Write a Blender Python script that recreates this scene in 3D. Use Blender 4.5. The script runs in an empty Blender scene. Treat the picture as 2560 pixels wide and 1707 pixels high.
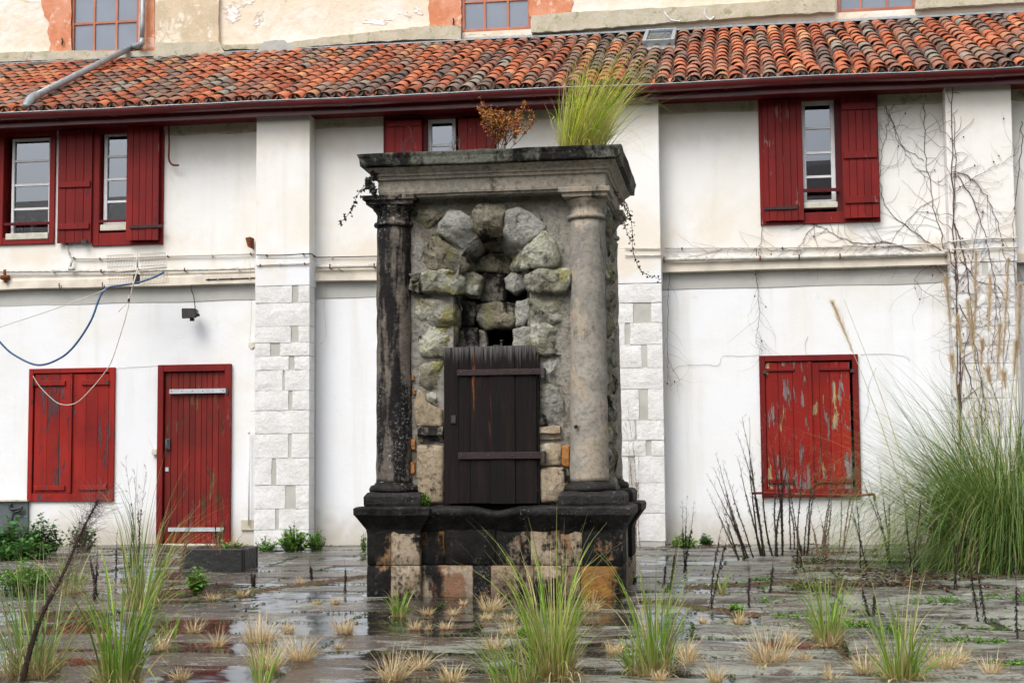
import bpy, bmesh, math, random
import numpy as np
from mathutils import Vector, Matrix, noise
PI = math.pi
SC = bpy.context.scene
COL = SC.collection
# ---------------------------------------------------------------- camera
FPX = 3700.0                    # focal length in pixels of a 2560 px wide frame
CAM = Vector((0.0, -17.4, 1.0))
YAW, PITCH, ROLL = math.radians(8.5), math.atan(297.0 / FPX), 0.008
cd = bpy.data.cameras.new('camera'); cam = bpy.data.objects.new('camera', cd); COL.objects.link(cam)
cd.sensor_width = 36.0; cd.lens = 36.0 * FPX / 2560.0; cd.clip_start = 0.1; cd.clip_end = 500
ROT = Matrix.Rotation(YAW, 3, 'Z') @ Matrix.Rotation(PI / 2 + PITCH, 3, 'X') @ Matrix.Rotation(-ROLL, 3, 'Z')
cam.matrix_world = Matrix.Translation(CAM) @ ROT.to_4x4()
SC.camera = cam
# ---------------------------------------------------------------- sky, sun, exposure
SUN_EL, SUN_AZ = math.radians(52), math.radians(205)      # azimuth: 0 = +Y, clockwise
w = bpy.data.worlds.new('World'); SC.world = w; w.use_nodes = True
nt = w.node_tree; nt.nodes.clear()
sky = nt.nodes.new('ShaderNodeTexSky'); sky.sky_type = 'NISHITA'; sky.sun_disc = False
sky.sun_elevation = SUN_EL; sky.sun_rotation = SUN_AZ
sky.air_density = 1.0; sky.dust_density = 5.0; sky.ozone_density = 1.5
hs = nt.nodes.new('ShaderNodeHueSaturation'); hs.inputs['Saturation'].default_value = 0.34
bg = nt.nodes.new('ShaderNodeBackground'); bg.inputs['Strength'].default_value = 0.13
wo = nt.nodes.new('ShaderNodeOutputWorld')
nt.links.new(sky.outputs[0], hs.inputs['Color']); nt.links.new(hs.outputs[0], bg.inputs[0]); nt.links.new(bg.outputs[0], wo.inputs[0])
sd = bpy.data.lights.new('sun', 'SUN'); sd.energy = 0.8; sd.angle = math.radians(28); sd.color = (1.0, 0.965, 0.92)
sun = bpy.data.objects.new('sun', sd); COL.objects.link(sun)
sdir = Vector((math.sin(SUN_AZ) * math.cos(SUN_EL), math.cos(SUN_AZ) * math.cos(SUN_EL), math.sin(SUN_EL)))
sun.rotation_euler = sdir.to_track_quat('Z', 'Y').to_euler(); sun.location = (0, -5, 20)
SC.view_settings.view_transform = 'Standard'; SC.view_settings.look = 'None'
SC.view_settings.exposure = 0.85; SC.view_settings.gamma = 1.0; SC.view_settings.use_curve_mapping = False

# ---------------------------------------------------------------- pixel of the survey photo -> point on a plane of the place
def ray(px, py):
    return ROT @ Vector(((px - 1280.0) / FPX, -(py - 853.5) / FPX, -1.0))
def P(px, py, Y=0.0):
    d = ray(px, py); t = (Y - CAM.y) / d.y
    return CAM + d * t
def G(px, py, z=0.0):
    d = ray(px, py); t = (z - CAM.z) / d.z
    return CAM + d * t
def XZ(px, py, Y=0.0):
    p = P(px, py, Y); return (p.x, p.z)
def rect(x0, y0, x1, y1, Y=0.0):          # -> X0, X1, Zbottom, Ztop of an upright rectangle
    xm, ym = (x0 + x1) / 2, (y0 + y1) / 2
    return P(x0, ym, Y).x, P(x1, ym, Y).x, P(xm, y1, Y).z, P(xm, y0, Y).z

# ---------------------------------------------------------------- node helpers
class NM:
    def __init__(s, name):
        s.m = bpy.data.materials.new(name); s.m.use_nodes = True; s.t = s.m.node_tree; s.t.nodes.clear()
        s.out = s.n('ShaderNodeOutputMaterial')
        s.pos = s.n('ShaderNodeNewGeometry').outputs['Position']
    def n(s, k, **a):
        x = s.t.nodes.new(k)
        for q, v in a.items(): setattr(x, q, v)
        return x
    def l(s, a, b): s.t.links.new(a, b)
    def put(s, sock, v):
        if isinstance(v, bpy.types.NodeSocket): s.l(v, sock)
        elif isinstance(v, (tuple, list)) and sock.type == 'RGBA': sock.default_value = (*v[:3], 1)
        else: sock.default_value = v
    def vec(s, sc=(1, 1, 1), off=(0, 0, 0), rot=(0, 0, 0), src=None):
        m = s.n('ShaderNodeMapping'); s.l(src or s.pos, m.inputs[0])
        m.inputs['Location'].default_value = off; m.inputs['Rotation'].default_value = rot; m.inputs['Scale'].default_value = sc
        return m.outputs[0]
    def noise(s, scale, detail=5, rough=.55, dist=0, v=None):
        x = s.n('ShaderNodeTexNoise'); s.l(v or s.pos, x.inputs['Vector'])
        x.inputs['Scale'].default_value = scale; x.inputs['Detail'].default_value = detail
        x.inputs['Roughness'].default_value = rough; x.inputs['Distortion'].default_value = dist
        return x.outputs['Fac']
    def voro(s, scale, v=None, feature='F1', out='Distance'):
        x = s.n('ShaderNodeTexVoronoi', feature=feature); s.l(v or s.pos, x.inputs['Vector']); x.inputs['Scale'].default_value = scale
        return x.outputs[out]
    def step(s, f, a, b):                  # 0 below a, 1 above b
        x = s.n('ShaderNodeMapRange'); x.interpolation_type = 'SMOOTHSTEP'; s.put(x.inputs[0], f)
        x.inputs[1].default_value = a; x.inputs[2].default_value = b
        return x.outputs[0]
    def math(s, op, a, b=0.0):
        x = s.n('ShaderNodeMath', operation=op); s.put(x.inputs[0], a); s.put(x.inputs[1], b); return x.outputs[0]
    def mix(s, f, a, b, mode='MIX'):
        x = s.n('ShaderNodeMix', data_type='RGBA', blend_type=mode)
        s.put(x.inputs[0], f); s.put(x.inputs[6], a); s.put(x.inputs[7], b); return x.outputs[2]
    def attr(s, name='Col'):
        return s.n('ShaderNodeAttribute', attribute_name=name).outputs['Color']
    def rnd(s): return s.n('ShaderNodeObjectInfo').outputs['Random']
    def xyz(s, i, src=None):
        x = s.n('ShaderNodeSeparateXYZ'); s.l(src or s.pos, x.inputs[0]); return x.outputs[i]
    def bump(s, h, dist=.01, strength=1.0, prev=None):
        x = s.n('ShaderNodeBump'); s.put(x.inputs['Height'], h); x.inputs['Distance'].default_value = dist
        x.inputs['Strength'].default_value = strength
        if prev is not None: s.l(prev, x.inputs['Normal'])
        return x.outputs[0]
    def bsdf(s, col, rough=.7, spec=.4, metal=0.0, nrm=None, **k):
        x = s.n('ShaderNodeBsdfPrincipled'); s.put(x.inputs['Base Color'], col); s.put(x.inputs['Roughness'], rough)
        s.put(x.inputs['Specular IOR Level'], spec); x.inputs['Metallic'].default_value = metal
        if nrm is not None: s.l(nrm, x.inputs['Normal'])
        for q, v in k.items(): s.put(x.inputs[q], v)
        s.l(x.outputs[0], s.out.inputs[0]); s.b = x
        return s.m

def m_plain(name, col, rough=.6, spec=.4, metal=0.0, var=.15, sc=12, bump=.002):
    q = NM(name); n1 = q.noise(sc, 6); c2 = tuple(c * (1 - 2.2 * var) for c in col)
    return q.bsdf(q.mix(q.step(n1, .35, .7), col, c2), rough, spec, metal, q.bump(q.noise(sc * 5, 4), bump))

def m_plaster(name, col, stain, dirtz=None, stain_lo=.52, amount=1.0):
    q = NM(name)
    n1 = q.noise(.9, 6, .6, .4); n2 = q.noise(1.0, 5, .6, 0, q.vec((5, 5, .35)))
    n3 = q.noise(6, 8, .65)
    c = q.mix(q.math('MULTIPLY', q.step(n1, stain_lo - .1, stain_lo + .25), .75 * amount), col, stain)
    c = q.mix(q.math('MULTIPLY', q.step(n2, .5, .78), .5 * amount), c, tuple(x * .86 for x in stain))
    c = q.mix(q.math('MULTIPLY', q.step(n3, .62, .85), .35 * amount), c, tuple(x * .7 for x in stain))
    z = q.xyz(2)
    zz = q.math('ADD', z, q.math('MULTIPLY', q.math('SUBTRACT', n3, .5), .5))
    low = q.math('SUBTRACT', 1.0, q.step(zz, -.05, .55))
    c = q.mix(q.math('MULTIPLY', low, .75), c, (.42, .37, .28))
    mid = q.math('MULTIPLY', q.step(zz, 3.0, 3.25), q.math('SUBTRACT', 1.0, q.step(zz, 3.45, 4.3)))
    c = q.mix(q.math('MULTIPLY', mid, q.math('MULTIPLY', q.step(n1, .42, .62), .55 * amount)), c, (.70, .60, .45))
    top = q.step(zz, 4.55, 5.1)
    c = q.mix(q.math('MULTIPLY', top, .5 * amount), c, (.50, .42, .30))
    spots = q.math('MULTIPLY', q.step(q.noise(2.1, 7, .7, .3, q.vec((1, 1, 1), (5, 3, 1))), .64, .72), .22 * amount)
    c = q.mix(spots, c, (.40, .37, .33))
    h = q.math('ADD', q.math('MULTIPLY', q.noise(3, 5), 1.0), q.math('MULTIPLY', q.noise(45, 5), .12))
    return q.bsdf(c, .85, .25, 0, q.bump(h, .02, .5))

def m_paint(name, col, dark, under=(.30, .25, .24), under2=(.45, .33, .16), peel=.0, rough=.5):
    """painted boards: peel 0..1 how much bare wood shows"""
    q = NM(name)
    v = q.vec((9, 9, 1.5)); a = q.noise(1.6, 8, .65, .3, v); b = q.noise(.8, 5, .6, 0, q.vec((14, 14, 1.0), (3, 1, 7)))
    c = q.mix(q.step(q.noise(1.3, 6, .6), .4, .7), col, dark)
    c = q.mix(q.math('MULTIPLY', q.step(b, .5, .75), .5), c, tuple(x * .6 for x in dark))
    hb = q.noise(120, 3, .5, 0, q.vec((1, 1, .12)))
    if peel > 0:
        big = q.noise(1.1, 4, .6, 0, q.vec((1.5, 1.5, .8), (1.3, 0, 2)))
        f = q.math('ADD', q.math('MULTIPLY', a, .75), q.math('MULTIPLY', big, .5))
        th = .815 - .16 * peel
        mk = q.step(f, th, th + .015)
        wood = q.mix(q.step(q.noise(1.2, 4, .5, 0, q.vec((6, 6, .5), (9, 9, 9))), .52, .56), under, under2)
        wood = q.mix(q.step(hb, .4, .7), wood, tuple(x * .45 for x in under))
        c = q.mix(mk, c, wood)
        h = q.math('ADD', q.math('MULTIPLY', hb, .3), q.math('MULTIPLY', mk, -.8))
        dk = q.step(q.noise(2.2, 7, .7, .4, q.vec((5, 5, 2), (4, 4, 1))), .63, .66)
        c = q.mix(q.math('MULTIPLY', dk, min(.85, peel * 2)), c, (.035, .022, .025))
    else: h = q.math('MULTIPLY', hb, .3)
    r = q.mix(a, (rough - .15,) * 3, (rough + .2,) * 3)
    c = q.mix(q.math('MULTIPLY', q.rnd(), .38), c, tuple(x * .45 for x in dark))
    return q.bsdf(c, r, .2, 0, q.bump(h, .004))

def m_stone(name, c1, c2, black=.5, soft=.1, lichen=None, lich_at=.6, speck=.0, streak=.4, rough=.8, big=1.6, bump=.012, dark=(.0075, .007, .0065), grain=70, third=None, fa=.75):
    """black: threshold of the black crust (lower = more black)"""
    q = NM(name)
    off = (abs(hash(name)) % 7 * 0 + len(name) * 1.37, 2.1, 4.4)
    f0 = q.noise(big, 7, .62, .5, q.vec((1, 1, .8), off)); fine = q.noise(30, 6, .7)
    st = q.noise(1.0, 6, .6, .2, q.vec((13, 13, 1.1), off))
    base = q.mix(q.step(q.noise(4.5, 6, .6, 0, q.vec((1, 1, 1), off)), .38, .62), c1, c2)
    if third is not None:
        base = q.mix(q.step(q.noise(2.6, 5, .55, .4, q.vec((1.6, 1.6, .8), (off[1], off[0], 0))), .53, .57), base, third)
    base = q.mix(q.math('MULTIPLY', q.step(fine, .44, .66), fa), base, tuple(x * .42 for x in c1))
    if lichen is not None:
        lf = q.math('ADD', q.noise(5, 8, .68, .5, q.vec((1, 1, 1), (8, 8, 8))), q.math('MULTIPLY', q.math('SUBTRACT', fine, .5), .25))
        base = q.mix(q.math('MULTIPLY', q.step(lf, lich_at, lich_at + .09), .85), base, lichen)
    f = q.math('ADD', q.math('ADD', f0, q.math('MULTIPLY', q.math('SUBTRACT', fine, .5), .28)), q.math('MULTIPLY', q.math('SUBTRACT', st, .5), streak))
    mk = q.step(f, black, black + soft)
    dk = q.mix(q.step(q.noise(14, 6, .7), .4, .75), dark, tuple(x * 2.2 + .002 for x in dark))
    c = q.mix(mk, base, dk)
    if speck > 0:
        sp = q.math('MULTIPLY', q.step(q.noise(42, 7, .8, .3), .66 - .1 * speck, .76 - .1 * speck), q.step(q.noise(2.2, 4, .6, 0, q.vec((2, 2, .7))), .45, .62))
        c = q.mix(sp, c, (.30, .29, .26))
    h = q.math('ADD', q.math('MULTIPLY', q.noise(grain, 6, .7), .35), q.math('MULTIPLY', q.noise(11, 6, .65), 1.0))
    r = q.mix(mk, (rough,) * 3, (rough - .12,) * 3)
    return q.bsdf(c, r, q.mix(mk, (.25,) * 3, (.12,) * 3), 0, q.bump(h, bump))

def m_attr(name, rough=.6, spec=.3, trans=0.0, bumpsc=None, mul=None):
    q = NM(name); c = q.attr()
    if bumpsc:
        nn = q.noise(bumpsc, 5); c = q.mix(q.step(nn, .35, .75), c, q.mix(1.0, c, (.55, .52, .5), 'MULTIPLY'))
        nr = q.bump(nn, .004)
    else: nr = None
    q.bsdf(c, rough, spec, 0, nr)
    if trans > 0:
        tr = q.n('ShaderNodeBsdfTranslucent'); q.put(tr.inputs[0], c); mx = q.n('ShaderNodeMixShader'); mx.inputs[0].default_value = trans
        q.l(q.b.outputs[0], mx.inputs[1]); q.l(tr.outputs[0], mx.inputs[2]); q.l(mx.outputs[0], q.out.inputs[0])
    return q.m

def m_glass(name, ior, tint=(.9, .92, .95), rough=.01, wav=.0):
    q = NM(name)
    fr = q.n('ShaderNodeFresnel'); fr.inputs[0].default_value = ior
    tr = q.n('ShaderNodeBsdfTransparent'); q.put(tr.inputs[0], tint); gl = q.n('ShaderNodeBsdfGlossy'); gl.inputs['Roughness'].default_value = rough
    q.put(gl.inputs[0], (.84, .90, 1.0))
    if wav:
        b = q.bump(q.noise(2.5, 2, .4), wav); q.l(b, gl.inputs['Normal'])
    mx = q.n('ShaderNodeMixShader'); q.l(fr.outputs[0], mx.inputs[0]); q.l(tr.outputs[0], mx.inputs[1]); q.l(gl.outputs[0], mx.inputs[2])
    q.l(mx.outputs[0], q.out.inputs[0]); return q.m

M = {}
M['wall'] = m_plaster('white limewash', (.75, .765, .785), (.70, .68, .61), stain_lo=.52, amount=1.0)
M['wall_up'] = m_plaster('limewash under the eaves', (.79, .785, .765), (.72, .67, .57), stain_lo=.50, amount=.8)
M['band'] = m_plain('bare grey render', (.46, .46, .43), .9, .2, var=.06, sc=3)
M['ledge'] = m_plain('peach ledge', (.72, .65, .55), .9, .2, var=.12, sc=3)
q = NM('cream clerestory plaster')
a = q.noise(1.3, 7, .65, .5); b = q.noise(.7, 6, .7, .6, q.vec((1, 1, 2.2), (3, 0, 3)))
c = q.mix(q.step(a, .42, .66), (.70, .62, .50), (.76, .72, .66)); c = q.mix(q.step(b, .60, .64), c, (.80, .79, .78))
c = q.mix(q.math('MULTIPLY', q.step(q.noise(4, 7, .7, .3), .55, .75), .55), c, (.55, .42, .24))
M['cream'] = q.bsdf(c, .9, .2, 0, q.bump(q.math('ADD', q.noise(8, 6), q.math('MULTIPLY', q.step(b, .60, .62), .6)), .02))
M['cream_dk'] = m_stone('stained cream render', (.62, .52, .38), (.52, .44, .31), .78, .2, (.75, .70, .6), .52, big=1.0, fa=.15)
M['cement'] = m_stone('olive stained cement', (.44, .41, .31), (.52, .48, .38), .66, .2, (.28, .29, .16), .54, streak=.5, big=1.4, fa=.15)
M['orange'] = m_stone('orange render', (.56, .22, .11), (.62, .30, .19), .95, .1, (.74, .52, .42), .54, streak=.1, fa=.12)
M['orange_wood'] = m_paint('faded orange window paint', (.52, .22, .14), (.42, .16, .10))
M['patch'] = m_plain('grey mortar patch', (.42, .43, .40), .9, .2, var=.05)
M['white_crack'] = m_plain('white filler', (.8, .8, .8), .8)
M['block'] = m_stone('pilaster limestone', (.66, .65, .63), (.72, .72, .71), .95, .1, (.55, .53, .49), .60, streak=.2, grain=40, bump=.014, fa=.16)
M['mortar'] = m_plain('pilaster mortar', (.48, .47, .43), .95, .2, var=.08, sc=5)
RED, RDK = (.215, .013, .011), (.145, .010, .009)
M['red'] = m_paint('oxblood paint', RED, RDK, (.34, .16, .15), (.30, .09, .08), peel=.42)
M['red_dk'] = m_paint('dark oxblood paint in old coats', (.13, .010, .012), (.08, .008, .01))
M['red_peel'] = m_paint('peeling red paint', (.29, .016, .010), (.19, .011, .009), (.24, .20, .20), (.42, .30, .13), peel=.92)
M['red_worn'] = m_paint('worn red paint', (.30, .018, .012), (.18, .011, .009), (.10, .06, .07), (.15, .06, .06), peel=.62)
M['red_door'] = m_paint('worn door paint', (.21, .016, .012), (.12, .014, .011), (.10, .05, .03), (.22, .09, .04), peel=.7)
q = NM('gutter paint')
M['gutter'] = q.bsdf(q.mix(q.step(q.noise(3, 6, .6, 0, q.vec((.6, 2, 2))), .45, .7), (.13, .012, .014), (.07, .008, .011)), .3, .5, 0, q.bump(q.noise(14, 3), .003))
M['zinc'] = m_plain('zinc', (.32, .35, .37), .45, .5, .3, var=.12)
M['steel'] = m_plain('galvanised strip', (.50, .53, .56), .45, .5, .2, var=.08)
M['white'] = m_plain('white window paint', (.72, .72, .72), .5, .4, var=.05)
M['sill'] = m_plain('cream sill', (.58, .55, .46), .7, .3, var=.1)
M['pipe'] = m_plain('whitewashed pipe', (.62, .60, .55), .6, .3, var=.18, sc=14)
M['rust'] = m_plain('rust', (.20, .06, .025), .9, .2, var=.25, sc=30)
M['iron'] = m_plain('old iron', (.05, .04, .038), .6, .4, var=.2, sc=30)
M['ironbar'] = m_plain('brown iron strap', (.030, .014, .013), .55, .4, var=.25, sc=20)
M['black'] = m_plain('black plastic', (.015, .017, .018), .4, .5, var=.05)
M['grey'] = m_plain('grey plastic', (.10, .12, .125), .4, .4, var=.05)
M['dusky'] = m_plain('sooty brown render', (.045, .035, .03), .95, .1)  # one even dark brown for the facing house wall
M['dark'] = m_plain('painted void dark', (.012, .010, .010), .95, .1)  # near-black that paints in the darkness of gaps and interiors
M['blue'] = m_plain('blue hose', (.012, .075, .19), .35, .5, var=.05)
M['ropew'] = m_plain('off white cable', (.55, .50, .42), .6, .3, var=.08)
M['ropeg'] = m_plain('grey wire', (.22, .22, .21), .6, .3, var=.08)
M['glass'] = m_glass('window glass', 2.7, (.93, .94, .96), .01)
M['frost'] = m_plain('hazy grey panes', (.19, .23, .29), .35, .6, var=.05, sc=2, bump=0)
q = NM('clay tile'); c = q.mix(1.0, q.attr(), (.86, .80, .80), 'MULTIPLY'); g = q.noise(1.6, 7, .7, .3); f = q.noise(24, 7, .75)
c = q.mix(q.math('MULTIPLY', q.step(g, .5, .7), .4), c, q.mix(1.0, c, (.50, .52, .55), 'MULTIPLY')); c = q.mix(q.math('MULTIPLY', q.step(f, .52, .7), .4), c, (.13, .10, .08))
c = q.mix(q.math('MULTIPLY', q.step(q.noise(38, 5, .7, 0, q.vec((1, 1, 1), (3, 3, 3))), .62, .7), .5), c, (.34, .31, .24)); c = q.mix(q.math('MULTIPLY', q.step(q.noise(5, 7, .75, 0, q.vec((1, 1, 1), (6, 3, 3))), .64, .68), .7), c, (.17, .17, .04))
M['tile'] = q.bsdf(c, .6, .35, 0, q.bump(f, .006))
M['leaf'] = m_attr('leaf', .5, .35, .3)
M['grass'] = m_attr('grass blade', .5, .3, .35)
M['twig'] = m_attr('twig', .8, .2)
# well
M['st_pale'] = m_stone('grey granite', (.26, .24, .205), (.34, .31, .265), .60, .22, (.19, .18, .17), .55, speck=.15, streak=1.1, big=2.2, grain=110, bump=.008, fa=.5, third=(.36, .305, .235), dark=(.06, .057, .05))
M['st_black'] = m_stone('black crusted stone', (.17, .14, .11), (.11, .095, .08), .40, .16, None, speck=1.3, streak=.8, bump=.012, dark=(.010, .009, .009))
M['st_ent'] = m_stone('entablature stone', (.31, .27, .215), (.38, .335, .27), .58, .22, (.22, .21, .18), .52, streak=.55, big=1.6, bump=.012)
M['st_corona'] = m_stone('mossy black cornice edge', (.12, .125, .10), (.17, .17, .14), .40, .14, (.10, .13, .05), .58, speck=.3, streak=.3, big=1.5)
M['rub_a'] = m_stone('lichened rubble', (.31, .30, .24), (.20, .19, .13), .55, .14, (.46, .46, .38), .50, speck=.5, streak=.15, big=6.0, bump=.05, third=(.25, .23, .09), grain=45)
M['rub_b'] = m_stone('pale rubble', (.42, .415, .38), (.28, .28, .24), .59, .14, (.46, .45, .30), .56, speck=.5, streak=.15, big=6.0, bump=.05, grain=45)
M['rub_c'] = m_stone('brown mossy rubble', (.20, .175, .12), (.27, .25, .19), .48, .14, (.20, .20, .09), .54, speck=.7, streak=.15, big=6.0, bump=.05, grain=45)
M['rub_d'] = m_stone('sooty rubble', (.10, .095, .075), (.20, .19, .16), .42, .12, (.34, .33, .25), .64, speck=.8, streak=.2, big=3.4, bump=.04)  # darker rubble, for the niche back and a few blocks
M['mort_w'] = m_stone('grey well mortar', (.25, .235, .20), (.31, .29, .25), .60, .2, (.32, .31, .27), .56, streak=.3, big=3.2, bump=.03, third=(.2, .17, .13))
M['tan'] = m_stone('tan sandstone', (.36, .29, .20), (.30, .24, .16), .57, .12, (.46, .42, .36), .58, speck=.2, streak=.4, big=3.4, bump=.02)
M['ochre'] = m_stone('ochre stone', (.32, .15, .035), (.22, .11, .035), .52, .08, (.38, .25, .10), .58, speck=.4, streak=.5, big=3.5, bump=.015)
M['orangebrick'] = m_stone('orange brick end', (.38, .16, .045), (.30, .14, .05), .54, .1, streak=.3, bump=.01)
M['bs_black'] = m_stone('black weathered base block', (.30, .24, .17), (.20, .15, .11), .30, .12, None, speck=1.2, streak=.35, big=2.6, bump=.018, third=(.23, .13, .06))
M['bs_mix'] = m_stone('half black base block', (.36, .29, .21), (.28, .21, .13), .43, .12, None, speck=.8, streak=.35, big=2.6, bump=.018, third=(.25, .14, .07))
M['bs_tan'] = m_stone('stained tan base block', (.36, .30, .22), (.30, .24, .17), .51, .14, None, speck=.5, streak=.35, big=2.4, bump=.018, third=(.22, .11, .06))
M['bs_brown'] = m_stone('brown base block', (.15, .10, .065), (.24, .18, .12), .48, .14, (.22, .22, .18), .6, speck=.6, streak=.5, big=3.5, bump=.018)
M['bs_ochre'] = m_stone('ochre stained base block', (.28, .13, .03), (.20, .10, .03), .48, .14, (.34, .22, .10), .6, speck=.6, streak=.4, big=2.4, bump=.018)
M['wet_black'] = m_stone('wet black ledge', (.020, .018, .016), (.011, .010, .0095), .44, .2, None, speck=1.0, streak=.3, rough=.6, bump=.018, dark=(.004, .004, .004))  # pale specks are painted glints of dripping water
# weathered planks: grey towards the open end grain, black lower down
q = NM('black weathered planks')
v = q.vec((30, 30, 1.5)); g1 = q.noise(2.4, 9, .75, .15, v); g2 = q.noise(1.0, 6, .6, .3, q.vec((11, 11, .9), (2, 2, 2))); g3 = q.noise(1.2, 8, .7, .1, q.vec((70, 70, 2.2), (1, 4, 2)))
c = q.mix(q.step(g2, .45, .75), (.006, .005, .005), (.020, .011, .009))
c = q.mix(q.math('MULTIPLY', q.step(g1, .56, .74), .7), c, (.038, .027, .025)); c = q.mix(q.math('MULTIPLY', q.step(g3, .62, .76), .8), c, (.13, .12, .115))
c = q.mix(q.math('MULTIPLY', q.rnd(), .5), c, (.010, .007, .006))
zt = q.math('ADD', q.xyz(2), q.math('MULTIPLY', q.math('SUBTRACT', g3, .5), .5))
c = q.mix(q.math('MULTIPLY', q.step(zt, 1.74, 1.88), .65), c, (.19, .18, .18))
c = q.mix(q.math('MULTIPLY', q.step(q.math('ADD', q.math('MULTIPLY', g2, .7), q.math('MULTIPLY', g1, .35)), .65, .68), q.step(q.xyz(2), 1.1, 1.4)), c, (.26, .075, .022))
M['plank'] = q.bsdf(c, q.mix(g1, (.45,) * 3, (.85,) * 3), .18, 0, q.bump(q.math('ADD', g1, g3), .008))
# paving
q = NM('wet slate paving')
n1 = q.noise(1.1, 7, .62, .4); n2 = q.noise(9, 9, .72, .4, q.vec((.5, 1.0, 1))); n3 = q.noise(60, 5, .75); n4 = q.noise(22, 7, .75, .2, q.vec((.45, 1.0, 1), (3, 3, 3)))
c = q.mix(q.step(n1, .4, .62), (.034, .032, .031), (.078, .072, .062))
c = q.mix(q.math('MULTIPLY', q.rnd(), .6), c, (.09, .056, .036))
f = q.math('ADD', q.math('ADD', q.math('MULTIPLY', n2, .6), q.math('MULTIPLY', n4, .4)), q.math('MULTIPLY', q.math('SUBTRACT', n1, .5), .5))
gx = q.math('MULTIPLY', q.step(q.xyz(0), -2.8, 0.6), .055)
f = q.math('ADD', f, gx)
f = q.math('ADD', f, q.math('MULTIPLY', q.math('SUBTRACT', n3, .5), .42))
c = q.mix(q.math('MULTIPLY', q.step(f, .54, .585), .85), c, (.26, .275, .23))
c = q.mix(q.math('MULTIPLY', q.step(q.noise(1.7, 8, .75, .2, q.vec((1, 1, 1), (4, 7, 1))), .58, .66), .75), c, (.07, .085, .035))
c = q.mix(q.math('MULTIPLY', q.step(n4, .60, .68), .6), c, (.035, .035, .03))
rg = q.math('ADD', q.math('MULTIPLY', q.step(f, .48, .62), .36), .12)
rg = q.math('ADD', rg, q.math('MULTIPLY', q.step(q.xyz(0), -2.4, 1.2), .14))
M['slab'] = q.bsdf(c, rg, .45, 0, q.bump(q.math('ADD', q.math('ADD', q.math('MULTIPLY', n2, .8), q.math('MULTIPLY', n4, .5)), q.math('MULTIPLY', n3, .25)), .016))
q = NM('mossy joint earth')
M['earth'] = q.bsdf(q.mix(q.step(q.noise(2.2, 7, .7), .5, .6), (.022, .018, .014), (.04, .075, .015)), .9, .2, 0, q.bump(q.noise(40, 5), .02))
M['water'] = m_glass('rain water', 1.36, (.80, .78, .72), .085, .02)
q = NM('wet dark cement')
M['trough'] = q.bsdf(q.mix(q.step(q.noise(16, 7, .75), .62, .7), (.014, .014, .013), (.16, .16, .15)), .5, .4, 0, q.bump(q.noise(20, 5), .01))

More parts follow.
